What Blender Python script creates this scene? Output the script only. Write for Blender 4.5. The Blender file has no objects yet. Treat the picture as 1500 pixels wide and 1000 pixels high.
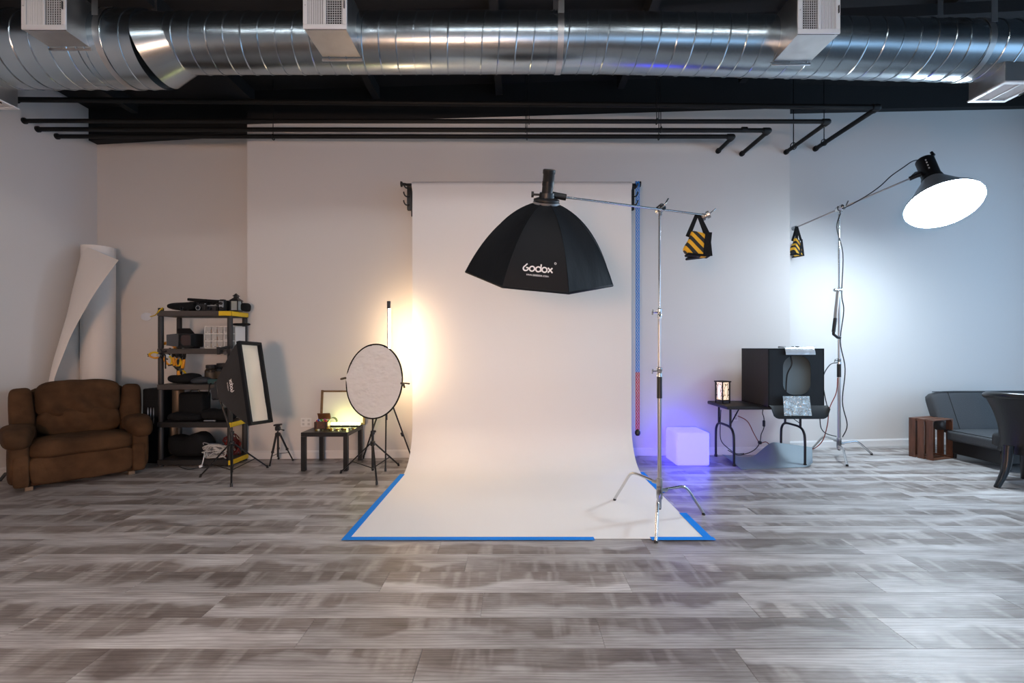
import bpy, bmesh, math, random
from mathutils import Vector, Matrix, noise
random.seed(7)
V = Vector
PI = math.pi
SC = bpy.context.scene
COL = SC.collection

# ------------------------------------------------------------------ camera
S, CX, CY, H = 667.0, 753.0, 508.0, 1.45      # focal length and principal point for a 1500 x 1000 frame, eye height in metres
cam_d = bpy.data.cameras.new('camera')
cam = bpy.data.objects.new('camera', cam_d)
COL.objects.link(cam)
cam.location = (0, 0, H)
cam.rotation_euler = (PI / 2, 0, 0)
cam_d.sensor_width = 36.0
cam_d.lens = 36.0 * S / 1500.0
cam_d.shift_x = -(CX - 750) / 1500.0
cam_d.shift_y = (CY - 500) / 1500.0
cam_d.clip_start = 0.05
SC.camera = cam

# ------------------------------------------------------------------ daylight and exposure
world = bpy.data.worlds.new('overcast_sky')
SC.world = world
world.use_nodes = True
bg = world.node_tree.nodes['Background']
bg.inputs['Color'].default_value = (0.42, 0.68, 1.0, 1)
bg.inputs['Strength'].default_value = 3.0
SC.view_settings.view_transform = 'Standard'
SC.view_settings.look = 'None'
SC.view_settings.exposure = -0.06
SC.view_settings.gamma = 1.0
SC.view_settings.use_curve_mapping = False
REAR = -3.6            # wall behind the camera
RIGHT = 8.6
LEFT = -5.72
# windows of the wall behind the camera (x0, x1, z0, z1); a portal lets the sky in through each
REAR_WIN = [(-1.7, 1.2, 0.9, 2.6), (2.0, 4.9, 0.9, 2.6), (5.7, 8.0, 0.9, 2.6)]
RIGHT_WIN = [(-2.6, 0.2, 0.6, 3.4), (1.0, 5.9, 0.4, 4.4)]
def portal(loc, rot, sx, sy):
    l = bpy.data.lights.new('window_daylight', 'AREA')
    l.shape = 'RECTANGLE'; l.size = sx; l.size_y = sy
    l.cycles.is_portal = True
    o = bpy.data.objects.new('window_daylight', l)
    COL.objects.link(o); o.location = loc; o.rotation_euler = rot
for x0, x1, z0, z1 in REAR_WIN:
    portal(((x0 + x1) / 2, REAR - 0.1, (z0 + z1) / 2), (PI / 2, 0, PI), x1 - x0, z1 - z0)
for y0, y1, z0, z1 in RIGHT_WIN:
    portal((RIGHT + 0.1, (y0 + y1) / 2, (z0 + z1) / 2), (PI / 2, 0, PI / 2), y1 - y0, z1 - z0)

# lamp strengths (each lamp's own glow is built with the lamp)
DISH_E = 125.0
TUBE_E = 170.0
OCTA_E = 1.0
KEY_E = 88.0
CEIL_E = 36.0

# ------------------------------------------------------------------ helpers
def W(px, py, Y):
    return V(((px - CX) / S * Y, Y, H - (py - CY) / S * Y))
def FL(px, py):
    Y = S * H / (py - CY)
    return V(((px - CX) / S * Y, Y, 0))
def pj(p):
    return (CX + S * p[0] / p[1], CY - S * (p[2] - H) / p[1])

def lin(c):
    if isinstance(c, str):
        c = tuple(int(c[i:i + 2], 16) / 255 for i in (0, 2, 4))
        return tuple(x / 12.92 if x <= 0.04045 else ((x + 0.055) / 1.055) ** 2.4 for x in c)
    return c

MATS = {}
def mat(name, color, rough=0.6, metal=0.0, bump=0.0, bscale=30.0, var=0.0, vscale=6.0, spec=0.5, stretch=None, trans=0.0, alpha=1.0, sheen=0.0):
    if name in MATS: return MATS[name]
    m = bpy.data.materials.new(name); m.use_nodes = True
    nt = m.node_tree; N = nt.nodes; L = nt.links
    b = N['Principled BSDF']
    c = lin(color)
    b.inputs['Base Color'].default_value = (*c, 1)
    b.inputs['Roughness'].default_value = rough
    b.inputs['Metallic'].default_value = metal
    b.inputs['Specular IOR Level'].default_value = spec
    b.inputs['Transmission Weight'].default_value = trans
    b.inputs['Alpha'].default_value = alpha
    b.inputs['Sheen Weight'].default_value = sheen
    if bump or var:
        tc = N.new('ShaderNodeTexCoord')
        mp = N.new('ShaderNodeMapping'); L.new(tc.outputs['Object'], mp.inputs['Vector'])
        if stretch: mp.inputs['Scale'].default_value = stretch
    if var:
        n = N.new('ShaderNodeTexNoise'); n.inputs['Scale'].default_value = vscale; n.inputs['Detail'].default_value = 5
        L.new(mp.outputs[0], n.inputs['Vector'])
        r = N.new('ShaderNodeMapRange'); r.inputs['From Min'].default_value = 0.3; r.inputs['From Max'].default_value = 0.7
        r.inputs['To Min'].default_value = 1 - var; r.inputs['To Max'].default_value = 1 + var
        L.new(n.outputs['Fac'], r.inputs['Value'])
        mx = N.new('ShaderNodeMix'); mx.data_type = 'RGBA'; mx.blend_type = 'MULTIPLY'; mx.inputs['Factor'].default_value = 1
        mx.inputs['A'].default_value = (*c, 1); L.new(r.outputs[0], mx.inputs['B']); L.new(mx.outputs['Result'], b.inputs['Base Color'])
    if bump:
        n2 = N.new('ShaderNodeTexNoise'); n2.inputs['Scale'].default_value = bscale; n2.inputs['Detail'].default_value = 6
        L.new(mp.outputs[0], n2.inputs['Vector'])
        bp = N.new('ShaderNodeBump'); bp.inputs['Strength'].default_value = bump; bp.inputs['Distance'].default_value = 0.02
        L.new(n2.outputs['Fac'], bp.inputs['Height']); L.new(bp.outputs[0], b.inputs['Normal'])
    MATS[name] = m
    return m
def emit(name, color, strength, base=(.8, .8, .8)):
    m = bpy.data.materials.new(name); m.use_nodes = True
    b = m.node_tree.nodes['Principled BSDF']
    b.inputs['Base Color'].default_value = (*base, 1)
    b.inputs['Emission Color'].default_value = (*color, 1)
    b.inputs['Emission Strength'].default_value = strength
    return m

def frame(d, up=V((0, 0, 1))):
    """rotation whose local z points along d"""
    z = V(d).normalized()
    x = up.cross(z)
    if x.length < 1e-4: x = V((1, 0, 0)).cross(z)
    if x.length < 1e-4: x = V((0, 1, 0)).cross(z)
    x.normalize(); y = z.cross(x)
    return Matrix((x, y, z)).transposed()

def smooth_path(pts, n=8, closed=False):
    pts = [V(p) for p in pts]
    if len(pts) < 3: return pts
    out = []
    m = len(pts)
    rng = range(m) if closed else range(m - 1)
    for i in rng:
        if closed: p0, p1, p2, p3 = pts[i - 1], pts[i], pts[(i + 1) % m], pts[(i + 2) % m]
        else: p0, p1, p2, p3 = pts[max(i - 1, 0)], pts[i], pts[i + 1], pts[min(i + 2, m - 1)]
        for k in range(n):
            t = k / n
            out.append(0.5 * ((2 * p1) + (p2 - p0) * t + (2 * p0 - 5 * p1 + 4 * p2 - p3) * t * t + (3 * p1 - p0 - 3 * p2 + p3) * t ** 3))
    if not closed: out.append(pts[-1])
    return out

class MB:
    """collects shapes; build() links them as ONE mesh object"""
    def __init__(s): s.v = []; s.f = []; s.mi = []; s.cur = 0
    def add(s, vs, fs):
        o = len(s.v); s.v += [V(p) for p in vs]
        s.f += [tuple(i + o for i in f) for f in fs]; s.mi += [s.cur] * len(fs)
        return s
    def box(s, c, size, rot=None, bevel=0.0, seg=1):
        bm = bmesh.new(); bmesh.ops.create_cube(bm, size=1.0)
        for v in bm.verts: v.co = V((v.co.x * size[0], v.co.y * size[1], v.co.z * size[2]))
        if bevel > 0: bmesh.ops.bevel(bm, geom=bm.edges[:], offset=min(bevel, min(size) * 0.49), segments=seg, affect='EDGES', profile=0.5)
        bm.verts.index_update()
        R = rot if rot is not None else Matrix.Identity(3)
        s.add([R @ v.co + V(c) for v in bm.verts], [[v.index for v in f.verts] for f in bm.faces]); bm.free()
        return s
    def bar(s, a, b, w, t, bevel=0.0, up=V((0, 0, 1))):
        a, b = V(a), V(b)
        return s.box((a + b) / 2, (w, t, (b - a).length), frame(b - a, up), bevel)
    def tube(s, pts, r, seg=10, closed=False, cap=True, flat=1.0):
        pts = [V(p) for p in pts]; n = len(pts)
        rr = r if isinstance(r, (list, tuple)) else [r] * n
        up = None; vs = []; fs = []
        for i, p in enumerate(pts):
            if closed: d = pts[(i + 1) % n] - pts[i - 1]
            else: d = pts[min(i + 1, n - 1)] - pts[max(i - 1, 0)]
            if d.length < 1e-9: d = V((0, 0, 1))
            d.normalize()
            if up is None:
                up = V((0, 0, 1)) if abs(d.z) < 0.9 else V((1, 0, 0))
            x = up.cross(d)
            if x.length < 1e-6: x = V((0, 1, 0)).cross(d)
            x.normalize(); y = d.cross(x); up = y
            for k in range(seg):
                a = 2 * PI * k / seg
                vs.append(p + (x * math.cos(a) * flat + y * math.sin(a)) * rr[i])
        m = n if closed else n - 1
        for i in range(m):
            j = (i + 1) % n
            for k in range(seg):
                k2 = (k + 1) % seg
                fs.append((i * seg + k, i * seg + k2, j * seg + k2, j * seg + k))
        if cap and not closed:
            fs.append(tuple(reversed(range(seg)))); fs.append(tuple((n - 1) * seg + k for k in range(seg)))
        return s.add(vs, fs)
    def lathe(s, prof, seg=24, M=None, arc=None, cap=True):
        """prof: (r, z) list, about local z; M: Matrix 4x4"""
        M = M or Matrix.Identity(4); vs = []; fs = []
        n = len(prof)
        for r, z in prof:
            for k in range(seg):
                a = 2 * PI * k / seg
                vs.append(M @ V((r * math.cos(a), r * math.sin(a), z)))
        for i in range(n - 1):
            for k in range(seg):
                k2 = (k + 1) % seg
                fs.append((i * seg + k, i * seg + k2, (i + 1) * seg + k2, (i + 1) * seg + k))
        if cap:
            if prof[0][0] > 1e-5: fs.append(tuple(reversed(range(seg))))
            if prof[-1][0] > 1e-5: fs.append(tuple((n - 1) * seg + k for k in range(seg)))
        return s.add(vs, fs)
    def cyl(s, a, b, r, seg=16, r2=None):
        a, b = V(a), V(b)
        M = Matrix.Translation(a) @ frame(b - a).to_4x4()
        return s.lathe([(r, 0), (r if r2 is None else r2, (b - a).length)], seg, M)
    def grid(s, fn, nu, nv, thick=0.0):
        """fn(u, v) -> point with u, v in 0..1; thick gives it a back"""
        P = [[V(fn(i / nu, j / nv)) for j in range(nv + 1)] for i in range(nu + 1)]
        vs = [p for r in P for p in r]; w = nv + 1
        fs = [(i * w + j, (i + 1) * w + j, (i + 1) * w + j + 1, i * w + j + 1) for i in range(nu) for j in range(nv)]
        if thick:
            def nrm(i, j):
                a = P[min(i + 1, nu)][j] - P[max(i - 1, 0)][j]; b = P[i][min(j + 1, nv)] - P[i][max(j - 1, 0)]
                c = a.cross(b); return c.normalized() if c.length > 1e-12 else V((0, 0, 1))
            o = len(vs)
            vs += [P[i][j] - nrm(i, j) * thick for i in range(nu + 1) for j in range(nv + 1)]
            fs += [tuple(reversed([k + o for k in f])) for f in fs[:]]
            rim = [(i, 0) for i in range(nu + 1)] + [(nu, j) for j in range(1, nv + 1)] + [(i, nv) for i in range(nu - 1, -1, -1)] + [(0, j) for j in range(nv - 1, 0, -1)]
            ids = [i * w + j for i, j in rim]
            for k in range(len(ids)):
                a, b = ids[k], ids[(k + 1) % len(ids)]
                fs.append((b, a, a + o, b + o))
        return s.add(vs, fs)
    def prism(s, outline, h, M=None):
        """closed outline in local xy, thickness h along z"""
        M = M or Matrix.Identity(4); n = len(outline)
        vs = [M @ V((x, y, -h / 2)) for x, y in outline] + [M @ V((x, y, h / 2)) for x, y in outline]
        fs = [tuple(reversed(range(n))), tuple(range(n, 2 * n))]
        fs += [(k, (k + 1) % n, (k + 1) % n + n, k + n) for k in range(n)]
        return s.add(vs, fs)
    def ball(s, c, r, seg=14, sc=(1, 1, 1)):
        prof = [(max(1e-6, math.sin(PI * i / 8)) * 1.0, -math.cos(PI * i / 8)) for i in range(9)]
        M = Matrix.Translation(V(c)) @ Matrix.Diagonal((r * sc[0], r * sc[1], r * sc[2], 1))
        return s.lathe(prof, seg, M, cap=False)
    def puff(s, c, size, e=4.0, n=10, rot=None, wob=0.0, wscale=6.0, fn=None, seed=0.0):
        """soft rounded block: superellipsoid on a cube grid, with cloth unevenness"""
        R = rot if rot is not None else Matrix.Identity(3)
        ids = {}; vs = []; fs = []
        def vid(p):
            k = tuple(round(x, 5) for x in p)
            if k not in ids:
                q = V(p); l = (abs(q.x) ** e + abs(q.y) ** e + abs(q.z) ** e) ** (1 / e)
                q = q / l
                q = V((q.x * size[0] / 2, q.y * size[1] / 2, q.z * size[2] / 2))
                if fn: q = V(fn(q))
                if wob:
                    nn = noise.noise_vector((q + V((seed, seed * 1.7, seed * .3))) * wscale)
                    q = q + nn * wob
                ids[k] = len(vs); vs.append(R @ q + V(c))
            return ids[k]
        for ax in range(3):
            for sg in (-1, 1):
                for i in range(n):
                    for j in range(n):
                        q = []
                        for di, dj in ((0, 0), (1, 0), (1, 1), (0, 1)):
                            a = math.tan((-1 + 2 * (i + di) / n) * PI / 4); b = math.tan((-1 + 2 * (j + dj) / n) * PI / 4)
                            p = [0, 0, 0]; p[ax] = sg; p[(ax + 1) % 3] = a; p[(ax + 2) % 3] = b
                            q.append(vid(p))
                        fs.append(tuple(q) if sg > 0 else tuple(reversed(q)))
        return s.add(vs, fs)
    def ribbon(s, strokes, w, place):
        """flat pen strokes (lists of 2D points); place(x, y) -> (point, normal)"""
        for st in strokes:
            n = len(st); closed = n > 2 and (V(st[0]) - V(st[-1])).length < 1e-6
            vs = []
            for i in range(n):
                if closed: a, b = st[(i - 1) % (n - 1)], st[(i + 1) % (n - 1)]
                else: a, b = st[max(i - 1, 0)], st[min(i + 1, n - 1)]
                d = V((b[0] - a[0], b[1] - a[1])); d.normalize(); q = V((-d.y, d.x)) * w / 2
                for sg in (1, -1):
                    P, nn = place(st[i][0] + q.x * sg, st[i][1] + q.y * sg); vs.append(P + nn * 0.006)
            s.add(vs, [(2 * i, 2 * i + 1, 2 * i + 3, 2 * i + 2) for i in range(n - 1)])
        return s
    def build(s, name, m, parent=None, at=None, world=True, smooth=True, ang=40, label=None):
        me = bpy.data.meshes.new(name)
        vs = s.v
        if parent is not None and world:
            r = parent
            while r.parent is not None: r = r.parent
            I = r.matrix_basis.inverted(); vs = [I @ p for p in vs]
        elif at is not None:
            a = V(at); vs = [p - a for p in vs]
        me.from_pydata([tuple(p) for p in vs], [], s.f)
        bm = bmesh.new(); bm.from_mesh(me); bmesh.ops.recalc_face_normals(bm, faces=bm.faces[:]); bm.to_mesh(me); bm.free()
        for mm in (m if isinstance(m, (list, tuple)) else [m]): me.materials.append(mm)
        if isinstance(m, (list, tuple)):
            me.polygons.foreach_set('material_index', s.mi)
        if smooth:
            me.polygons.foreach_set('use_smooth', [True] * len(me.polygons))
            me.set_sharp_from_angle(angle=math.radians(ang))
        me.update()
        o = bpy.data.objects.new(name, me); COL.objects.link(o)
        if parent is not None: o.parent = parent
        elif at is not None: o.location = at
        if label: o['label'] = label
        return o

def thing(name, label, cat, loc=(0, 0, 0), rz=0.0, group=None):
    o = bpy.data.objects.new(name, None); COL.objects.link(o)
    o.empty_display_size = 0.1
    o.location = loc; o.rotation_euler = (0, 0, rz)
    return tag(o, label, cat, group)
def tag(o, label, cat, group=None):
    o['label'] = label; o['category'] = cat
    if group: o['group'] = group
    return o
def struct(o): o['kind'] = 'structure'; return o
def copy_tree(o, parent=None):
    c = o.copy(); COL.objects.link(c); c.parent = parent
    for ch in [x for x in o.children]: copy_tree(ch, c)
    return c
def RX(a): return Matrix.Rotation(a, 3, 'X')
def RY(a): return Matrix.Rotation(a, 3, 'Y')
def RZ(a): return Matrix.Rotation(a, 3, 'Z')

# ------------------------------------------------------------------ materials
M_wall = mat('wall_paint', (0.68, 0.665, 0.65), 0.75, bump=0.03, bscale=120)
M_white = mat('white_trim_paint', (0.78, 0.78, 0.78), 0.45)
M_ceil = mat('black_ceiling_paint', (0.006, 0.006, 0.007), 0.8, bump=0.1, bscale=14)
M_pipe = mat('black_iron', (0.005, 0.005, 0.005), 0.55, spec=.3)
M_black = mat('black_plastic', (0.012, 0.012, 0.013), 0.4)
M_blackm = mat('black_metal', (0.014, 0.014, 0.015), 0.35, metal=0.3)
M_bfab = mat('black_fabric', (0.0055, 0.006, 0.007), 0.8, bump=0.35, bscale=45, spec=.25)
M_nylon = mat('black_nylon', (0.0045, 0.0060, 0.0085), 0.6, spec=.22, bump=0.3, bscale=9, stretch=(1, 1, 0.35))
M_chrome = mat('chrome', (0.62, 0.62, 0.62), 0.2, metal=1.0)
M_steel = mat('brushed_steel', (0.45, 0.45, 0.46), 0.3, metal=1.0)
M_paper = mat('white_paper', (0.84, 0.82, 0.80), 0.7, bump=0.12, bscale=2.2)
M_sheet = mat('white_vinyl', (0.80, 0.76, 0.72), 0.6)
M_yellow = mat('yellow_plastic', (0.75, 0.50, 0.01), 0.45)
M_yfab = mat('yellow_fabric', (0.85, 0.42, 0.015), 0.7, bump=0.1, bscale=40)
M_shelf = mat('grey_brown_resin', (0.060, 0.050, 0.045), 0.55, bump=0.1, bscale=60)
M_post = mat('dark_resin', (0.018, 0.017, 0.017), 0.5)
M_red = mat('red_plastic', (0.55, 0.01, 0.02), 0.4)
M_blue = mat('blue_plastic', (0.01, 0.22, 0.70), 0.4)
M_tape = mat('blue_masking_tape', (0.002, 0.23, 0.80), 0.7, spec=.2)
M_print = mat('white_print', (0.80, 0.80, 0.80), 0.6)
M_silver = mat('silver_foil', (0.72, 0.72, 0.72), 0.28, metal=1.0, bump=0.35, bscale=22)
M_cable = mat('black_cable', (0.010, 0.010, 0.010), 0.5)
M_cablew = mat('white_cable', (0.55, 0.55, 0.54), 0.5)
M_cabler = mat('orange_red_cable', (0.26, 0.05, 0.03), 0.5)
M_galv = mat('galvanised_box', (0.50, 0.50, 0.50), 0.35, metal=1.0, var=0.12, vscale=5)

def duct_material():
    m = bpy.data.materials.new('galvanised_duct'); m.use_nodes = True
    nt = m.node_tree; N = nt.nodes; L = nt.links; b = N['Principled BSDF']
    tc = N.new('ShaderNodeTexCoord'); mp = N.new('ShaderNodeMapping'); L.new(tc.outputs['Object'], mp.inputs['Vector'])
    mp.inputs['Scale'].default_value = (1, 1, 1)
    n = N.new('ShaderNodeTexNoise'); n.inputs['Scale'].default_value = 3.0; n.inputs['Detail'].default_value = 4; L.new(mp.outputs[0], n.inputs['Vector'])
    cr = N.new('ShaderNodeValToRGB'); cr.color_ramp.elements[0].color = (0.31, 0.38, 0.43, 1); cr.color_ramp.elements[1].color = (0.46, 0.52, 0.56, 1)
    L.new(n.outputs['Fac'], cr.inputs[0]); L.new(cr.outputs[0], b.inputs['Base Color'])
    b.inputs['Metallic'].default_value = 1; b.inputs['Roughness'].default_value = 0.26
    b.inputs['Anisotropic'].default_value = 0.0
    n2 = N.new('ShaderNodeTexNoise'); n2.inputs['Scale'].default_value = 5.0; L.new(mp.outputs[0], n2.inputs['Vector'])
    bp = N.new('ShaderNodeBump'); bp.inputs['Strength'].default_value = 0.08; bp.inputs['Distance'].default_value = 0.02
    L.new(n2.outputs['Fac'], bp.inputs['Height']); L.new(bp.outputs[0], b.inputs['Normal'])
    return m
M_duct = duct_material()

def plank_material():
    m = bpy.data.materials.new('washed_vinyl_plank'); m.use_nodes = True
    nt = m.node_tree; N = nt.nodes; L = nt.links; b = N['Principled BSDF']
    tc = N.new('ShaderNodeTexCoord'); oi = N.new('ShaderNodeObjectInfo')
    mul = N.new('ShaderNodeVectorMath'); mul.operation = 'SCALE'; mul.inputs[0].default_value = (37.0, 91.0, 13.0); L.new(oi.outputs['Random'], mul.inputs['Scale'])
    add = N.new('ShaderNodeVectorMath'); add.operation = 'ADD'; L.new(tc.outputs['Object'], add.inputs[0]); L.new(mul.outputs[0], add.inputs[1])
    def noise_(sc, scale, detail, rough=0.55, dist=0.0):
        mp = N.new('ShaderNodeMapping'); mp.inputs['Scale'].default_value = sc; L.new(add.outputs[0], mp.inputs['Vector'])
        n = N.new('ShaderNodeTexNoise'); n.inputs['Scale'].default_value = scale; n.inputs['Detail'].default_value = detail
        n.inputs['Roughness'].default_value = rough; n.inputs['Distortion'].default_value = dist
        L.new(mp.outputs[0], n.inputs['Vector']); return n.outputs['Fac']
    def ramp(fac, stops):
        r = N.new('ShaderNodeValToRGB'); e = r.color_ramp.elements
        e[0].position, e[0].color = stops[0][0], (*stops[0][1], 1); e[1].position, e[1].color = stops[-1][0], (*stops[-1][1], 1)
        for p, c in stops[1:-1]:
            k = e.new(p); k.color = (*c, 1)
        L.new(fac, r.inputs[0]); return r.outputs[0]
    def mix(mode, fac, a, c):
        x = N.new('ShaderNodeMix'); x.data_type = 'RGBA'; x.blend_type = mode
        if isinstance(fac, float): x.inputs['Factor'].default_value = fac
        else: L.new(fac, x.inputs['Factor'])
        for k, q in (('A', a), ('B', c)):
            if isinstance(q, tuple): x.inputs[k].default_value = (*q, 1)
            else: L.new(q, x.inputs[k])
        return x.outputs['Result']
    sep = N.new('ShaderNodeSeparateXYZ'); L.new(tc.outputs['Object'], sep.inputs[0])
    def math_(op, a_, b_=None):
        x = N.new('ShaderNodeMath'); x.operation = op
        for i, q in enumerate((a_, b_)):
            if q is None: continue
            if isinstance(q, (int, float)): x.inputs[i].default_value = q
            else: L.new(q, x.inputs[i])
        return x.outputs[0]
    wobble = noise_((2.0, 3.0, 1), 1.0, 3)
    flip = math_('SIGN', math_('SUBTRACT', math_('FRACT', math_('MULTIPLY', oi.outputs['Random'], 7.31)), 0.5))
    yy = math_('ADD', math_('MULTIPLY', math_('MULTIPLY', sep.outputs['Y'], flip), 6.5), math_('MULTIPLY', math_('SUBTRACT', wobble, 0.5), 2.6))
    half = N.new('ShaderNodeMapRange'); half.inputs['From Min'].default_value = -0.16; half.inputs['From Max'].default_value = 0.16; L.new(yy, half.inputs['Value'])
    dark = ramp(noise_((2.6, 9.0, 1), 1.0, 4, 0.6), [(0.30, (0.150, 0.122, 0.110)), (0.50, (0.24, 0.21, 0.195)), (0.68, (0.34, 0.315, 0.30))])
    pale = ramp(noise_((1.8, 10.0, 1), 1.0, 4, 0.6), [(0.30, (0.27, 0.245, 0.232)), (0.48, (0.435, 0.415, 0.408)), (0.68, (0.59, 0.58, 0.575))])
    band = noise_((8.5, 1.1, 1), 1.0, 2, 0.5, 0.25)               # pale rubbed bands that cross the dark half of each board
    bm_ = ramp(band, [(0.52, (0, 0, 0)), (0.60, (0.55, 0.55, 0.55)), (0.70, (0.95, 0.95, 0.95))])
    fine = noise_((26, 40, 1), 1.0, 4)
    bmf = mix('MULTIPLY', 1.0, bm_, ramp(fine, [(0.25, (0.45, 0.45, 0.45)), (0.60, (0.95, 0.95, 0.95))]))
    darkb = mix('MIX', bmf, dark, (0.50, 0.475, 0.455))
    c0 = mix('MIX', half.outputs[0], darkb, pale)
    grain = noise_((3.0, 90.0, 1), 1.6, 6, 0.65, 0.6)
    g = ramp(grain, [(0.30, (0.78, 0.76, 0.75)), (0.50, (1.0, 1.0, 1.0)), (0.70, (1.12, 1.12, 1.12))])
    c1 = mix('MULTIPLY', 1.0, c0, g)
    mpw = N.new('ShaderNodeMapping'); mpw.inputs['Scale'].default_value = (0.9, 9.0, 1); L.new(add.outputs[0], mpw.inputs['Vector'])
    wv = N.new('ShaderNodeTexWave'); wv.bands_direction = 'Y'; wv.inputs['Scale'].default_value = 1.6; wv.inputs['Distortion'].default_value = 11.0; wv.inputs['Detail'].default_value = 1.5; wv.inputs['Detail Scale'].default_value = 0.7
    L.new(mpw.outputs[0], wv.inputs['Vector'])                    # cathedral figure
    c2 = mix('MULTIPLY', 0.6, c1, ramp(wv.outputs['Fac'], [(0.05, (0.70, 0.68, 0.66)), (0.35, (1.0, 1.0, 1.0)), (0.9, (1.12, 1.12, 1.12))]))
    val = N.new('ShaderNodeMapRange'); val.inputs['To Min'].default_value = 0.76; val.inputs['To Max'].default_value = 1.04; L.new(oi.outputs['Random'], val.inputs['Value'])
    c3 = mix('MULTIPLY', 1.0, c2, val.outputs[0])
    L.new(c3, b.inputs['Base Color'])
    rr = N.new('ShaderNodeMapRange'); rr.inputs['To Min'].default_value = 0.30; rr.inputs['To Max'].default_value = 0.46; L.new(grain, rr.inputs['Value']); L.new(rr.outputs[0], b.inputs['Roughness'])
    bp = N.new('ShaderNodeBump'); bp.inputs['Strength'].default_value = 0.25; bp.inputs['Distance'].default_value = 0.004
    L.new(grain, bp.inputs['Height']); L.new(bp.outputs[0], b.inputs['Normal'])
    return m
M_plank = plank_material()
M_joint = mat('dark_joint', (0.10, 0.085, 0.078), 0.8)

# ------------------------------------------------------------------ room shell
def Y2(x): return 6.02 + 0.036 * x          # furred-out middle part of the back wall
def Y3(x): return 6.50 + 0.115 * (x - 3.94) # right part of the back wall
Y1 = 6.25                                    # left part
XA, XB = -3.455, 3.73                        # ends of the middle part
def roof(x): return 4.65 + 0.05 * (x + 5.72)

floor = struct(MB().box(((LEFT + RIGHT) / 2, 2.0, -0.06), (RIGHT - LEFT + 0.4, 11.6, 0.10)).build('floor', M_joint))
PW, PL, GAP = 0.25, 1.5, 0.0014
pm = {}
def plank_mesh(l):
    k = round(l, 2)
    if k not in pm:
        me_o = MB().box((0, 0, 0), (l - GAP, PW - GAP, 0.010), bevel=0.0008)
        me = bpy.data.meshes.new('plank'); me.from_pydata([tuple(p) for p in me_o.v], [], me_o.f); me.materials.append(M_plank); me.update()
        pm[k] = me
    return pm[k]
row = 0; y = 0.44
while y < 7.1:
    off = (row * 0.62) % PL
    if row % 7 == 3: off = (off + 0.4) % PL
    lim = (y + PW) * 1.2 + 0.6
    x = LEFT - off
    while x < RIGHT:
        a, b = max(x, LEFT), min(x + PL, RIGHT)
        back = Y1 if b < XA else 7.2
        if b - a > 0.06 and a < lim and b > -lim:
            me = plank_mesh(b - a)
            o = bpy.data.objects.new('plank', me); COL.objects.link(o); o.parent = floor
            o.location = ((a + b) / 2, y + PW / 2, -0.005)
        x += PL
    y += PW; row += 1

def wall_slab(name, pts, z0, zt, th=0.12, side=1):
    """vertical slab along a 2-point line; zt is the top height at each end"""
    (x0, y0), (x1, y1) = pts
    d = V((x1 - x0, y1 - y0, 0)).normalized(); n = V((-d.y, d.x, 0)) * th * side
    a, b = V((x0, y0, 0)), V((x1, y1, 0))
    m = MB()
    vs = [a + V((0, 0, z0)), b + V((0, 0, z0)), b + V((0, 0, zt[1])), a + V((0, 0, zt[0]))]
    vs += [p + n for p in vs]
    m.add(vs, [(0, 1, 2, 3), (7, 6, 5, 4), (0, 4, 5, 1), (1, 5, 6, 2), (2, 6, 7, 3), (3, 7, 4, 0)])
    return m
R1 = RIGHT
struct(wall_slab('w', ((LEFT, Y1), (XA + .05, Y1)), 0, (roof(LEFT) + .1, roof(XA) + .1)).build('wall_back_left', M_wall, smooth=False))
mm = MB()                                      # middle: front face and its two returns, one boxed-out wall
zt = (4.33, 4.675)
mm.add([V((XA, Y2(XA), 0)), V((XB, Y2(XB), 0)), V((XB, Y2(XB), zt[1])), V((XA, Y2(XA), zt[0])),
        V((XA, Y1 + .0, 0)), V((XB, Y3(XB) + .0, 0)), V((XB, Y3(XB), zt[1])), V((XA, Y1, zt[0]))],
       [(0, 1, 2, 3), (7, 6, 5, 4), (0, 4, 5, 1), (1, 5, 6, 2), (2, 6, 7, 3), (3, 7, 4, 0)])
struct(mm.build('wall_back_middle', M_wall, smooth=False))
struct(wall_slab('w', ((XB - .05, Y3(XB - .05)), (RIGHT, Y3(RIGHT))), 0, (roof(XB) + .1, roof(RIGHT) + .1)).build('wall_back_right', M_wall, smooth=False))
struct(MB().box((LEFT - 0.06, 1.35, 2.35), (0.12, 9.9, 4.72)).build('wall_left', M_wall, smooth=False))

def wall_with_holes(name, axis, pos, lo, hi, top, wins):
    m = MB()
    def seg(a, b, z0, z1):
        if b - a < .01 or z1 - z0 < .01: return
        c = ((a + b) / 2, pos, (z0 + z1) / 2); s = (b - a, .14, z1 - z0)
        if axis == 'y': c = (pos, (a + b) / 2, (z0 + z1) / 2); s = (.14, b - a, z1 - z0)
        m.box(c, s)
    x = lo
    for a, b, z0, z1 in wins:
        seg(x, a, 0, top); seg(a, b, 0, z0); seg(a, b, z1, top); x = b
    seg(x, hi, 0, top)
    return struct(m.build(name, M_wall, smooth=False))
wall_with_holes('wall_rear', 'x', REAR, LEFT, RIGHT, 5.45, REAR_WIN)
wall_with_holes('wall_right', 'y', RIGHT, REAR, 7.1, 5.45, RIGHT_WIN)
wn = 1
for axis, pos, wins in (('x', REAR, REAR_WIN), ('y', RIGHT, RIGHT_WIN)):
    for a, b, z0, z1 in wins:
        m = MB()
        def bb(p0, p1, q0, q1):
            c = ((p0 + p1) / 2, pos, (q0 + q1) / 2); s = (p1 - p0, .08, q1 - q0)
            if axis == 'y': c = (c[1], c[0], c[2]); s = (s[1], s[0], s[2])
            m.box(c, s)
        bb(a, b, z0, z0 + .06); bb(a, b, z1 - .06, z1); bb(a, a + .06, z0, z1); bb(b - .06, b, z0, z1); bb((a + b) / 2 - .03, (a + b) / 2 + .03, z0, z1)
        struct(m.build('window_%d' % wn, M_white, smooth=False)); wn += 1

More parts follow.
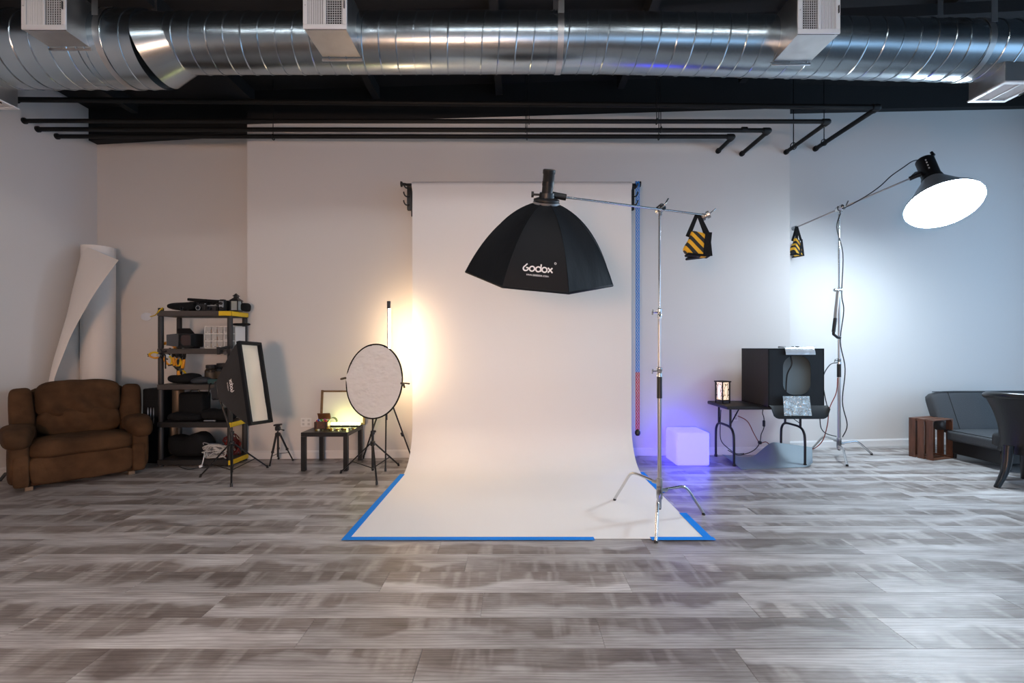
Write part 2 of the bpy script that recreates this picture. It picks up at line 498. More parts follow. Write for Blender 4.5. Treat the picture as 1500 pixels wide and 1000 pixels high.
# ceiling: sloping dark deck with rafters
m = MB()
m.add([V((LEFT - .1, REAR, roof(LEFT - .1))), V((RIGHT + .1, REAR, roof(RIGHT + .1))), V((RIGHT + .1, 7.3, roof(RIGHT + .1))), V((LEFT - .1, 7.3, roof(LEFT - .1))),
       V((LEFT - .1, REAR, roof(LEFT) + .12)), V((RIGHT + .1, REAR, roof(RIGHT) + .12)), V((RIGHT + .1, 7.3, roof(RIGHT) + .12)), V((LEFT - .1, 7.3, roof(LEFT) + .12))],
      [(0, 1, 2, 3), (7, 6, 5, 4), (0, 4, 5, 1), (1, 5, 6, 2), (2, 6, 7, 3), (3, 7, 4, 0)])
ceiling = struct(m.build('ceiling', M_ceil, smooth=False))
for i in range(9):
    x = -5.0 + i * 1.6
    MB().box((x, 2.4, roof(x) - 0.08), (0.09, 7.2, 0.16), RY(-0.05)).build('rafter', M_ceil, ceiling)
for yy in (2.9, 4.75):
    a, b = V((LEFT, yy, roof(LEFT) - .22)), V((RIGHT, yy, roof(RIGHT) - .22))
    MB().bar(a, b, .10, .12).build('purlin', M_ceil, ceiling)

# black steel beam along the top of each part of the back wall
def beam(name, p, q, top=.55, dep=.13):
    a, b = V(p), V(q)
    d = (b - a); n = V((d.y, -d.x, 0)).normalized() * dep
    u = V((0, 0, top))
    vs = [a, b, b + u, a + u] ; vs += [k + n for k in vs]
    return struct(MB().add(vs, [(0, 1, 2, 3), (7, 6, 5, 4), (0, 4, 5, 1), (1, 5, 6, 2), (2, 6, 7, 3), (3, 7, 4, 0)]).build(name, M_ceil, smooth=False))
beam('trim_1', (LEFT, Y1, 4.225), (XA, Y1, 4.355), .5)
beam('trim_2', (XA, Y2(XA) + .04, 4.33), (XB, Y2(XB) + .04, 4.675), .6, .045)
beam('trim_3', (XB, Y3(XB) - .0, 4.76), (RIGHT, Y3(RIGHT), 5.14), .4, .10)

def skirting(name, pts, h=0.105, t=0.014):
    m = MB()
    for (x0, y0), (x1, y1) in zip(pts[:-1], pts[1:]):
        a, b = V((x0, y0, 0)), V((x1, y1, 0)); d = (b - a).normalized(); n = V((d.y, -d.x, 0))
        prof = [(0, 0), (t, 0), (t, h * .82), (t * .55, h * .9), (t * .4, h), (0, h)]
        vs = [a + n * p + V((0, 0, z)) for p, z in prof] + [b + n * p + V((0, 0, z)) for p, z in prof]
        k = len(prof)
        m.add(vs, [tuple(reversed(range(k))), tuple(range(k, 2 * k))] + [(i, (i + 1) % k, (i + 1) % k + k, i + k) for i in range(k)])
    return struct(m.build(name, M_white, ang=30))
skirting('baseboard_back_middle', [(XA, Y2(XA)), (XB, Y2(XB))])
skirting('baseboard_back_left', [(LEFT, Y1), (XA, Y1)])
skirting('baseboard_back_right', [(XB, Y3(XB)), (RIGHT, Y3(RIGHT))])
skirting('baseboard_left', [(LEFT, REAR), (LEFT, Y1)])
# ------------------------------------------------------------------ spiral duct
DY = 3.95
def dz(x): return 4.085 if x < 0.7 and x > -2.7 else (4.085 - (x - 0.7) * 0.0225 if x >= 0.7 else 4.055)
DR, DR2 = 0.232, 0.297
XT0, XT1 = -3.10, -2.88                      # reducer between the wide and the narrow run
duct = thing('spiral_duct', 'long round galvanised spiral air duct hanging below the black ceiling', 'duct', (0, DY, 4.08))
def duct_sec(x0, x1, za, zb, ra, rb, name, n=2):
    m = MB(); m.tube([(x0 + (x1 - x0) * i / n, DY, za + (zb - za) * i / n) for i in range(n + 1)], [ra + (rb - ra) * i / n for i in range(n + 1)], 64)
    return m.build(name, M_duct, duct, ang=30)
duct_sec(LEFT, XT0, 4.02, 4.02, DR2, DR2, 'wide_section')
duct_sec(XT0, XT1, 4.02, 4.075, DR2, DR + .001, 'reducer')
duct_sec(XT1 - .02, 0.7, 4.075, 4.085, DR, DR, 'narrow_section')
duct_sec(0.7, RIGHT, 4.085, 4.085 - (RIGHT - .7) * .0225, DR, DR, 'narrow_section')
def seam(x0, x1, za, zb, r, pitch=0.142):
    pts = []; turns = (x1 - x0) / pitch; n = int(turns * 28)
    for i in range(n + 1):
        t = i / n; a = -2 * PI * turns * t
        pts.append((x0 + (x1 - x0) * t, DY + r * math.cos(a), za + (zb - za) * t + r * math.sin(a)))
    m = MB(); m.tube(pts, 0.006, 5); return m.build('spiral_seam', M_duct, duct)
seam(LEFT, XT0, 4.02, 4.02, DR2 + .001, 0.145)
seam(XT1, 0.69, 4.075, 4.085, DR + .001)
seam(0.71, RIGHT, 4.085, 4.085 - (RIGHT - .7) * .0225, DR + .001)
def ring(x, z, r, w=.012, name='joint_ring', t=.006):
    m = MB(); m.lathe([(r + .0005, -w / 2), (r + t, -w / 2), (r + t, w / 2), (r + .0005, w / 2)], 64, Matrix.Translation((x, DY, z)) @ frame((1, 0, 0)).to_4x4(), cap=False)
    return m.build(name, M_duct, duct)
ring(XT0, 4.02, DR2, .012, 'joint_ring', .003); ring(XT1, 4.075, DR, .012, 'joint_ring', .004); ring(0.70, 4.085, DR, .02)
ring(3.75, dz(3.75), DR, .02); ring(-3.55, 4.02, DR2, .014)
for x, r in ((-3.36, DR2), (0.385, DR), (3.92, DR)):
    z = 4.02 if x < -3 else dz(x)
    m = MB(); m.lathe([(r + .003, -.025), (r + .007, -.025), (r + .007, .025), (r + .003, .025)], 64, Matrix.Translation((x, DY, z)) @ frame((1, 0, 0)).to_4x4(), cap=False)
    m.box((x, DY - r - .004, (z + roof(x)) / 2 + .05), (.05, .003, roof(x) - z - .08))
    m.box((x, DY + r + .004, (z + roof(x)) / 2 + .05), (.05, .003, roof(x) - z - .08))
    m.build('hanger_strap', M_galv, duct)

M_vent = mat('vent_white_enamel', (0.62, 0.64, 0.66), 0.4)
M_ventdark = mat('vent_dark_inside', (0.02, 0.02, 0.022), 0.8)
def grille(t, w, h, c, R, grid_right=True):
    """register: frame, slats and grid on a local xy face (x right, y up, z out)"""
    P = lambda x, y, z=0: V(c) + R @ V((x, y, z))
    f = .035
    m = MB()
    for x, y, sx, sy in ((0, h / 2 - f / 2, w, f), (0, -h / 2 + f / 2, w, f), (-w / 2 + f / 2, 0, f, h - 2 * f), (w / 2 - f / 2, 0, f, h - 2 * f), (0, 0, .018, h - 2 * f)):
        m.box(P(x, y, .006), (sx, sy, .014), R, .003)
    m.build('grille_frame', M_vent, t)
    MB().box(P(0, 0, -.03), (w - f, h - f, .004), R).build('damper', M_ventdark, t)
    iw = w / 2 - f - .009
    for side in (-1, 1):
        x0 = side * (.009 + iw / 2)
        isg = (side > 0) == grid_right
        n = 7 if isg else 9
        for k in range(n):
            x = x0 - iw / 2 + (k + .5) * iw / n
            MB().box(P(x, 0, .0), (.0026 if isg else .009, h - 2 * f, .008), R @ RY(0.0 if isg else .35)).build('slat', M_vent, t)
        if isg:
            for k in range(16):
                y = -h / 2 + f + (k + .5) * (h - 2 * f) / 16
                MB().box(P(x0, y, -.004), (iw, .0022, .005), R).build('cross_bar', M_vent, t)
    m = MB(); m.box(P((w / 2 - f / 2) * (1 if grid_right else 1), .0, .02), (.006, .06, .012), R, .002); m.build('lever', M_blackm, t)
    for sx in (-1, 1): MB().ball(P(sx * (w / 2 - f / 2), 0, .013), .005, 8).build('screw', M_steel, t)
FR = Matrix(((1, 0, 0), (0, 0, -1), (0, 1, 0)))          # local x right, y up, z toward the camera
def face_vent(px0, px1, pyb, label, gr):
    Yf = 3.5
    x0, x1 = (px0 - CX) / S * Yf, (px1 - CX) / S * Yf
    zb = H - (pyb - CY) / S * Yf; zt = zb + .36; xc = (x0 + x1) / 2
    t = thing('air_vent', label, 'vent', (xc, Yf, zb), 0, 'air vents on the duct')
    zc = 4.02 if xc < -3 else dz(xc); r = DR2 if xc < -3 else DR
    m = MB()                                            # sheet-metal collar whose back follows the duct
    n = 10; w2 = (x1 - x0) / 2 - .008
    rows = []
    for i in range(n + 1):
        z = zb + (zt - zb) * i / n
        q = abs(z - zc); yb = DY - math.sqrt(max(r * r - q * q, .0004)) + .012
        rows.append((z, yb))
    for sx in (-1, 1):
        vs = []; 
        for z, yb in rows: vs += [V((xc + sx * w2, Yf, z)), V((xc + sx * w2, yb, z))]
        m.add(vs, [(2 * i, 2 * i + 1, 2 * i + 3, 2 * i + 2) for i in range(n)])
    for z, yb in (rows[0], rows[-1]):
        m.add([V((xc - w2, Yf, z)), V((xc + w2, Yf, z)), V((xc + w2, yb, z)), V((xc - w2, yb, z))], [(0, 1, 2, 3)])
    m.build('collar_box', M_galv, t, smooth=False)
    m = MB(); z, yb = rows[0]; m.box((xc, yb - .004, z - .012), (2 * w2 + .02, .012, .024), None, .002); m.build('flange', M_galv, t)
    grille(t, x1 - x0, zt - zb, V((xc, Yf - .004, (zb + zt) / 2)), FR, gr)
face_vent(34, 99, 45, 'white air vent on the wide left end of the duct', True)
face_vent(445, 509, 44, 'white air vent on the duct above the left side of the paper backdrop', True)
face_vent(1167, 1229, 51, 'white air vent on the duct above the boom of the right lamp', False)
def down_vent(xa, xb, ya, yb, zb, zt, label):
    t = thing('air_vent', label, 'vent', ((xa + xb) / 2, (ya + yb) / 2, zb), 0, 'air vents on the duct')
    xc, yc = (xa + xb) / 2, (ya + yb) / 2
    m = MB()
    for sx in (xa, xb): m.box((sx, yc, (zb + zt) / 2), (.004, yb - ya, zt - zb))
    for sy in (ya, yb): m.box((xc, sy, (zb + zt) / 2), (xb - xa, .004, zt - zb))
    m.build('collar_box', M_galv, t, smooth=False)
    grille(t, xb - xa + .02, yb - ya + .02, V((xc, yc, zb)), Matrix(((1, 0, 0), (0, -1, 0), (0, 0, -1))), True)
down_vent(4.096, 4.416, 3.80, 4.10, 3.666, 3.88, 'downward air vent under the duct at the right edge')
down_vent(-4.79, -4.47, 3.80, 4.10, 3.60, 3.80, 'downward air vent under the duct at the far left edge')

# ------------------------------------------------------------------ black pipes
def pipe_run(pl, pe, wallY, r, label):
    t = thing('ceiling_pipe', label, 'pipe', (pe[0], pe[1], pe[2]), 0, 'black pipes along the back wall')
    pe = V(pe); pl = V(pl); wp = V((pe.x, wallY, pe.z))
    MB().cyl(pl, pe - V((.06, 0, 0)), r, 14).build('long_run', M_pipe, t)
    MB().cyl(pe + V((0, .06, 0)), wp, r, 14).build('return_run', M_pipe, t)
    m = MB(); m.tube(smooth_path([pe - V((.075, 0, 0)), pe - V((.03, 0, 0)), pe + V((-.004, .004, 0)), pe + V((0, .03, 0)), pe + V((0, .075, 0))], 5), r * 1.28, 14); m.build('elbow', M_pipe, t)
    MB().cyl(wp - V((0, .03, 0)), wp - V((0, .001, 0)), r * 1.35, 14).build('wall_flange', M_pipe, t)
    m = MB(); m.cyl(pl, pl + V((.02, 0, 0)), r * 1.4, 14); m.build('wall_flange', M_pipe, t)
    return t
def pw(px, py, Y): p = W(px, py, Y); return (p.x, p.y, p.z)
zA = 4.07
tA = pipe_run((LEFT + .002, 5.69, 4.08), pw(1074, 200, 5.69), Y2(2.74), .026, 'lowest black pipe, shortest one, elbow nearest the backdrop')
tB = pipe_run((LEFT + .002, 5.46, 4.06), pw(1127, 191, 5.46), Y2(3.05), .026, 'second black pipe from the bottom with a coupling near its elbow')
tC = pipe_run((LEFT + .002, 5.31, 4.085), pw(1214, 178, 5.31), Y2(3.69), .025, 'third black pipe from the bottom, bending back to the wall corner')
tD = pipe_run((LEFT + .002, 5.22, 4.285), pw(1287, 157, 5.40), Y3(4.3), .029, 'highest and longest black pipe with its elbow farthest right')
p = W(1090, 190, 5.46); MB().cyl(p - V((.03, 0, 0)), p + V((.03, 0, 0)), .034, 14).build('coupling', M_pipe, tB)
# hanger rods holding the pipes
def hanger(px, t, y, z, zt):
    x = (px - CX) / S * y
    m = MB(); m.cyl((x, y, z), (x, y, zt), .005, 6); m.build('hanger_rod', M_pipe, t)
    m = MB(); m.tube([(x, y + .033 * math.cos(a), z + .033 * math.sin(a)) for a in [2 * PI * k / 14 for k in range(14)]], .006, 6, closed=True); m.build('hanger_ring', M_pipe, t)
for px in (400, 772, 965): hanger(px, tA, 5.69, 4.07, roof((px - CX) / S * 5.6) )
for px in (770, 968): hanger(px, tB, 5.46, 4.055, roof((px - CX) / S * 5.4))
for px in (775, 962): hanger(px, tC, 5.31, 4.08, roof((px - CX) / S * 5.3))
for t, y in ((tC, 5.98), (tD, 6.35)):
    x = t.location.x; z = t.location.z
    m = MB(); m.cyl((x, y, z + .03), (x, y, roof(x) + .0), .006, 6); m.build('hanger_rod', M_pipe, t)
    m = MB(); m.tube([(x + .04 * math.cos(a), y, z + .01 + .045 * math.sin(a)) for a in [2 * PI * k / 14 for k in range(14)]], .006, 6, closed=True); m.build('hanger_ring', M_pipe, t)

# ------------------------------------------------------------------ paper backdrop
BX0, BX1, BYR, BZ = -1.262, 1.456, 5.67, 3.445
bd = thing('paper_backdrop', 'wide white seamless paper backdrop sweeping from wall roll onto the floor', 'backdrop', ((BX0 + BX1) / 2, 4.5, 0))
MB().cyl((BX0, BYR, BZ), (BX1, BYR, BZ), .058, 32).build('roll', M_paper, bd)
m = MB(); m.cyl((BX0 - .05, BYR, BZ), (BX0, BYR, BZ), .03, 20); m.build('core_end', M_black, bd)
m = MB(); m.cyl((BX1, BYR, BZ), (BX1 + .06, BYR, BZ), .03, 20); m.build('core_end', M_black, bd)
prof = [V((BYR - .058, BZ))]
for i in range(1, 15): prof.append(V((BYR - .060, BZ - (BZ - .50) * i / 14)))
RR = .50
for i in range(1, 15):
    a = PI / 2 * i / 14; prof.append(V((BYR - .06 - RR * (1 - math.cos(a)), .003 + RR * (1 - math.sin(a)))))
yf = 3.435; ye = prof[-1].x
for i in range(1, 15): prof.append(V((ye + (yf - ye) * i / 14, .003)))
def sheet_fn(u, v):
    k = v * (len(prof) - 1); i = min(int(k), len(prof) - 2); q = prof[i].lerp(prof[i + 1], k - i)
    x = BX0 + .01 + (BX1 - BX0 - .02) * u
    s = max(0, min(1, (q.y - .6) / .5)) * max(0, min(1, (3.35 - q.y) / .5))
    w = .006 * noise.noise(V((x * 1.6, q.y * 1.1, 3))) * s + .004 * math.sin(x * 5 + q.y * 1.3) * s
    return V((x, q.x + w, q.y))
m = MB(); m.grid(sheet_fn, 40, len(prof) - 1, .0015); m.build('paper_sheet', M_paper, bd, ang=60)

def tape(a, b, w, label, z=.0075):
    a, b = V(a), V(b); c = (a + b) / 2
    m = MB(); L = (b - a).length
    d = (b - a).normalized(); n = V((-d.y, d.x, 0))
    k = max(2, int(L / .12)); 
    def fn(u, v):
        e = .004 * noise.noise(V((u * 7, v * 3, L)))
        return a + d * (L * u) + n * (w * (v - .5)) + V((0, 0, z)) + d * (e if u in (0, 1) else 0)
    m.grid(fn, k, 2, .0014)
    tag(m.build('tape_strip', M_tape, at=c), label, 'tape', 'blue tape around the paper')
TW = .055
xl, xr = BX0 + .0, BX1 - .0
tape((xl - .005, yf - TW * .5, 0), (xl - .005, FL(590, 695).y, 0), TW, 'blue tape strip down the left edge of the white paper')
tape((xl - .03, yf - .005, 0), ((870 - CX) / S * yf, yf - .005, 0), TW, 'long blue tape strip along the front edge of the paper', .0092)
tape(((953 - CX) / S * yf, yf - .005, 0), (xr + .055, yf - .005, 0), TW, 'short blue tape strip at front right corner, under the stand foot', .0092)
tape((xr + .012, yf - TW * .5, 0), (xr + .012, FL(1007, 752).y, 0), TW + .01, 'blue tape strip on the right paper edge, at the front corner')
tape((xr + .012, FL(981, 722).y, 0), (xr + .012, FL(948, 692).y, 0), TW + .005, 'blue tape strip on the right paper edge behind the chrome stand')
# torn scrap on the paper
m = MB(); c = FL(807, 670) + V((0, 0, .006))
def scrap(u, v): return c + V(((u - .5) * .05, (v - .5) * .09 + .02 * math.sin(u * 5), .012 + .02 * abs(math.sin(u * 3 + v * 4))))
m.grid(scrap, 6, 6, .002); tag(m.build('paper_scrap', M_print, at=c), 'tiny torn white scrap lying on the paper sweep', 'paper scrap')

def wall_bracket(x, sgn, label):
    t = thing('wall_bracket', label, 'bracket', (x, Y2(x), 3.1), 0, 'backdrop brackets')
    yw = Y2(x)
    z0, z1 = H - (307 - CY) / S * 5.67, H - (268 - CY) / S * 5.67
    MB().box((x, 5.70, (z0 + z1) / 2), (.055, .05, z1 - z0), None, .004).build('upright', M_black, t)
    MB().box((x, (5.70 + yw) / 2, (z0 + z1) / 2 - .02), (.035, yw - 5.70, .04)).build('wall_arm', M_black, t)
    MB().box((x, yw - .005, (z0 + z1) / 2), (.08, .01, z1 - z0)).build('wall_plate', M_black, t)
    for k in range(3):
        z = z0 + .06 + k * .105
        m = MB(); m.tube(smooth_path([(x, 5.67, z), (x + sgn * .03, 5.63, z - .012), (x + sgn * .05, 5.62, z + .015), (x + sgn * .055, 5.62, z + .04)], 4), .009, 8); m.build('hook', M_black, t)
    m = MB(); m.tube([(x, 5.68, BZ + .02), (x + sgn * .06, 5.68, BZ + .035), (x + sgn * .085, 5.68, BZ + .035)], .016, 10)
    m.cyl((x + sgn * .085, 5.68, BZ + .035), (x + sgn * .105, 5.68, BZ + .035), .03, 16, .036); m.build('knob', M_black, t)
wall_bracket((599.5 - CX) / S * 5.68, -1, 'black hook bracket holding the left end of the paper roll')
wall_bracket((926 - CX) / S * 5.68, 1, 'black hook bracket at the right end of the roll, by the chain')

# chain for turning the roll
xc = (934 - CX) / S * 5.65
ch = thing('roller_chain', 'blue and red plastic chain with black weight at the right paper edge', 'chain', (xc, 5.65, .36))
zt_, zm, zb_ = H + (CY - 268) / S * 5.65, H + (CY - 545) / S * 5.65, H + (CY - 630) / S * 5.65
MB().lathe([(.02, -.02), (.035, -.02), (.035, -.012), (.024, 0), (.035, .012), (.035, .02), (.02, .02)], 20, Matrix.Translation((xc, 5.67, BZ + .035)) @ frame((1, 0, 0)).to_4x4()).build('chain_wheel', M_blue, ch)
def links(z0, z1, name, mm):
    m = MB(); n = int((z1 - z0) / .042)
    for dx in (-.014, .014):
        for k in range(n):
            z = z0 + (k + .5) * (z1 - z0) / n; tw = 0 if k % 2 else PI / 2
            R = RZ(tw + .5)
            m.tube([V((xc + dx, 5.65, z)) + R @ V((.0105 * math.cos(a), 0, .024 * math.sin(a))) for a in [2 * PI * i / 10 for i in range(10)]], .0050, 5, closed=True)
    o = m.build(name, mm, ch); o['kind'] = 'stuff'
links(zm, zt_, 'blue_links', M_blue); links(zb_, zm, 'red_links', M_red)
MB().lathe([(.001, -.04), (.022, -.034), (.034, -.012), (.034, .012), (.022, .034), (.008, .045)], 18, Matrix.Translation((xc, 5.65, zb_ - .03))).build('weight', M_black, ch)
# ------------------------------------------------------------------ pen strokes of the softbox logo (unit: x-height 1)
def arc(cx, cy, r, a0, a1, n=18, ry=None):
    ry = ry or r
    return [(cx + r * math.cos(a0 + (a1 - a0) * i / n), cy + ry * math.sin(a0 + (a1 - a0) * i / n)) for i in range(n + 1)]
def logo_strokes():
    st = []
    st.append(arc(.50, .50, .43, math.radians(120), math.radians(380), 22) )              # G: open bowl ...
    st.append([(.28, .86), (.46, 1.16), (.64, 1.34)])                                     # ... with a slanted top arm
    st.append([(.90, .62), (.52, .62)])
    st.append(arc(1.58, .50, .43, 0, 2 * PI, 24))                                         # o
    st.append(arc(2.66, .50, .43, 0, 2 * PI, 24)); st.append([(3.09, .08), (3.09, 1.45)])  # d
    st.append(arc(3.74, .50, .43, 0, 2 * PI, 24))                                         # o
    st.append([(4.33, .93), (5.10, .07)]); st.append([(4.33, .07), (5.10, .93)])          # x
    return st
GLY = {'W': [[(0, 1), (.22, 0), (.45, .7), (.68, 0), (.9, 1)]], '.': [[(.1, 0), (.1, .16)]], 'G': [[(.85, .8), (.6, 1), (.25, .95), (.05, .6), (.1, .2), (.4, 0), (.8, .1), (.85, .45), (.5, .45)]],
       'O': [arc(.45, .5, .42, 0, 2 * PI, 12)], 'D': [[(.1, 0), (.1, 1), (.5, 1), (.85, .7), (.85, .3), (.5, 0), (.1, 0)]], 'X': [[(.05, 1), (.85, 0)], [(.05, 0), (.85, 1)]],
       'C': [arc(.48, .5, .42, .8, 2 * PI - .8, 12)], 'M': [[(.05, 0), (.12, 1), (.45, .25), (.78, 1), (.85, 0)]]}
def small_strokes(txt, x0, y0, h, adv):
    out = []
    for ch_ in txt:
        for s_ in GLY[ch_]: out.append([(x0 + px * h, y0 + py * h) for px, py in s_])
        x0 += adv * h * (.4 if ch_ == '.' else 1.0)
    return out, x0

# ------------------------------------------------------------------ octagonal softbox
oc = V((0.209, 3.649, 2.060))
oR = Matrix(((-0.95832722, 0.27761742, 0.06736099), (-0.28146109, -0.8772337, -0.38889677), (-0.04887319, -0.39164986, 0.91881543)))
oD, oRad, oR0 = 0.515, 0.60, 0.085
def rib(a, t):          # t 0 at the ring, 1 at the rim
    p0, p1, p2 = (oR0, oD), (.40, oD * .80), (oRad, 0)
    r = (1 - t) ** 2 * p0[0] + 2 * t * (1 - t) * p1[0] + t * t * p2[0]
    z = (1 - t) ** 2 * p0[1] + 2 * t * (1 - t) * p1[1] + t * t * p2[1]
    return V((r * math.cos(a), r * math.sin(a), z))
def oct_panel(k, u, t):
    a, b = rib(k * PI / 4, t), rib((k + 1) * PI / 4, t)
    p = a.lerp(b, u); mid = (a + b) / 2
    sag = -.018 * math.sin(PI * u) * math.sin(PI * min(1, t * 1.02))          # cloth pulled in between the ribs
    d = V((mid.x, mid.y, .2)).normalized()
    wr = .003 * noise.noise(V((u * 9 + k * 7, t * 2.2, k))) * math.sin(PI * t)
    return oc + oR @ (p + d * (sag + wr))
so = thing('octagonal_softbox', 'large black octagonal softbox hanging from the chrome boom arm', 'softbox', tuple(oc))
for k in range(8):
    m = MB(); m.grid(lambda u, v: oct_panel(k, u, v), 10, 18, .003); m.build('canopy_panel', M_nylon, so, ang=50)
for k in range(8):
    MB().tube([oc + oR @ (rib(k * PI / 4, t / 14) * 1.002) for t in range(15)], .0045, 6).build('rib', M_nylon, so)
# rim lip
m = MB(); m.tube([oc + oR @ V((oRad * math.cos(k * PI / 4), oRad * math.sin(k * PI / 4), -.006)) for k in range(8)], .010, 6, closed=True); m.build('rim', M_nylon, so)
M_diff = emit('octa_diffuser_cloth', (1.0, .93, .85), OCTA_E) if OCTA_E > 0 else mat('octa_diffuser_cloth', (.8, .8, .78), .8)
m = MB(); m.prism([(.585 * math.cos(k * PI / 4), .585 * math.sin(k * PI / 4)) for k in range(8)], .004, Matrix.Translation(oc) @ oR.to_4x4() @ Matrix.Translation((0, 0, .03))); m.build('front_diffuser', M_diff, so)
# logo on the panel that faces the camera
def panel_frame(k, u, t):
    P = oct_panel(k, u, t); du = oct_panel(k, min(u + .01, 1), t) - oct_panel(k, max(u - .01, 0), t); dt = oct_panel(k, u, min(t + .01, 1)) - oct_panel(k, u, max(t - .01, 0))
    n = du.cross(dt).normalized()
    if n.dot(V((0, 0, H)) - P) < 0: n = -n
    return P, n
kf = 1
def tt_for(py):
    lo, hi = .3, 1.0
    for _ in range(30):
        mid = (lo + hi) / 2
        if pj(oct_panel(kf, .5, mid))[1] < py: lo = mid
        else: hi = mid
    return (lo + hi) / 2
# panel-local metric: u spans the panel, t its height
tL = tt_for(395)
wP = (oct_panel(kf, 1, tL) - oct_panel(kf, 0, tL)).length
hP = (oct_panel(kf, .5, min(1, tL + .05)) - oct_panel(kf, .5, tL - .05)).length / .10
def place_oct(x, y):           # x, y in metres about the logo centre
    u = .5 + x / wP; t = tL - y / hP
    return panel_frame(kf, u, t)
sgn = 1 if pj(oct_panel(kf, .9, tL))[0] > pj(oct_panel(kf, .1, tL))[0] else -1
k_ = .205 / 5.1
m = MB()
m.ribbon([[((x - 2.55) * k_ * sgn, (y - .45) * k_) for x, y in s_] for s_ in logo_strokes()], .0098, place_oct)
m.ribbon([[(x * sgn, y) for x, y in arc(.125, .055, .007, 0, 2 * PI, 10)]], .003, place_oct)
st, xe = small_strokes('WWW.GODOX.COM', 0, 0, .011, 1.15)
m.ribbon([[((x - xe / 2 + .005) * sgn, y - .048) for x, y in s_] for s_ in st], .0026, place_oct)
m.build('logo_print', M_print, so, smooth=False, label='white printed lettering')
# speed ring, strobe head, bracket
def oloc(x, y, z): return oc + oR @ V((x, y, z))
oM = Matrix.Translation(oc) @ oR.to_4x4()
MB().lathe([(.06, oD - .01), (.10, oD - .005), (.102, oD + .012), (.07, oD + .016)], 28, oM).build('speed_ring', M_steel, so)
MB().lathe([(.05, oD + .016), (.098, oD + .018), (.098, oD + .032), (.06, oD + .045), (.056, oD + .08)], 28, oM).build('mount_plate', M_black, so)
hd = MB().lathe([(.03, oD + .07), (.041, oD + .08), (.043, oD + .21), (.047, oD + .215), (.047, oD + .24), (.04, oD + .245)], 24, oM).build('strobe_head', M_black, so)
MB().lathe([(.0435, oD + .13), (.0445, oD + .13), (.0445, oD + .16), (.0435, oD + .16)], 24, oM, cap=False).build('label_band', M_blackm, hd)
pbr = W(812, 286, 3.45)
bo_a = W(829, 289, 3.46)
MB().bar(oloc(0, 0, oD + .075), pbr + (bo_a - pbr) * .2, .05, .035, .004).build('tilt_bracket', M_black, so)
MB().cyl(pbr, bo_a, .024, 16).build('arm_socket', M_black, so)
kn = oloc(0, 0, oD + .065); d_ = V((-1, 0, .03))
m = MB(); m.cyl(kn, kn + d_ * .10, .008, 10); m.cyl(kn + d_ * .10, kn + d_ * .118, .022, 14); m.build('knob', M_black, so)

# ------------------------------------------------------------------ chrome stands
def c_stand(name, label, bx, by, tips, top, grip, collars, r=.017, grp='chrome light stands', hubs=(.30, .21, .24)):
    t = thing(name, label, 'light stand', (bx, by, 0), 0, grp)
    zc0, zc1 = collars
    MB().cyl((bx, by, .09), (bx, by, zc0), r, 16).build('lower_column', M_steel, t)
    MB().cyl((bx, by, zc0), (bx, by, zc1), r * .80, 16).build('middle_column', M_steel, t)
    MB().cyl((bx, by, zc1), (bx, by, top), r * .58, 14).build('upper_column', M_chrome, t)
    MB().cyl((bx, by, grip[0]), (bx, by, grip[1]), r * 1.28, 18).build('grip_sleeve', M_black, t)
    for z, q in ((zc0, 1.0), (zc1, .82)):
        c = MB().lathe([(r * .7 * q, -.055), (r * 1.35 * q, -.055), (r * 1.35 * q, -.025), (r * 1.1 * q, -.02), (r * 1.4 * q, .0), (r * 1.4 * q, .02), (r * .8 * q, .028)], 20, Matrix.Translation((bx, by, z))).build('collar', M_chrome, t)
        m = MB(); m.cyl((bx, by, z - .008), (bx - .055, by - .01, z - .008), .006, 8); m.box((bx - .062, by - .011, z - .008), (.014, .012, .05), RX(.5), .004); m.build('wing_knob', M_chrome, c)
    for i, (tx, ty) in enumerate(tips):
        zz = hubs[i]
        d = V((tx - bx, ty - by, 0)); L = d.length; d.normalize()
        c0 = V((bx, by, zz))
        pts = smooth_path([c0 + d * .02, c0 + d * L * .30 + V((0, 0, .012)), c0 + d * L * .52 + V((0, 0, .016)), c0 + d * L * .64 - V((0, 0, .015)), c0 + d * L * .80 - V((0, 0, zz * .45)), V((tx, ty, .014))], 6)
        lg = MB().tube(pts, r * .72, 12).build('leg', M_chrome, t)
        MB().cyl((tx, ty, .0), (tx - d.x * .008, ty - d.y * .008, .022), r * .80, 10).build('rubber_foot', M_black, lg)
        m = MB(); m.lathe([(r, -.045), (r * 1.45, -.04), (r * 1.45, .04), (r, .045)], 18, Matrix.Translation((bx, by, zz))); m.cyl(c0, c0 + d * .07, r * .95, 12); m.build('leg_socket', M_steel, t)
    MB().lathe([(.001, .075), (r * .8, .08), (r * .8, .1)], 12, Matrix.Translation((bx, by, 0))).build('end_cap', M_black, t)
    return t
s1 = (213 / S * 3.85, 3.85)
z1 = lambda py, Y: H - (py - CY) / S * Y
st1 = c_stand('chrome_stand', 'chrome stand with black grip standing on the right paper edge', s1[0], s1[1],
              [FL(900, 733).to_2d(), FL(961, 795).to_2d(), FL(1031, 754).to_2d()], z1(308, 3.85), (z1(583, 3.85), z1(549, 3.85)), (z1(542, 3.85), z1(456, 3.85)))
s2 = (476 / S * 6.05, 6.05)
st2 = c_stand('chrome_stand', 'chrome stand beside the light tent holding the round lamp boom', s2[0], s2[1],
              [(4.24, 6.47), FL(1241, 683).to_2d(), FL(1277, 666).to_2d()], z1(308, 6.05), (z1(552, 6.05), z1(532, 6.05)), (z1(527, 6.05), z1(424, 6.05)), .019, hubs=(.20, .14, .17))
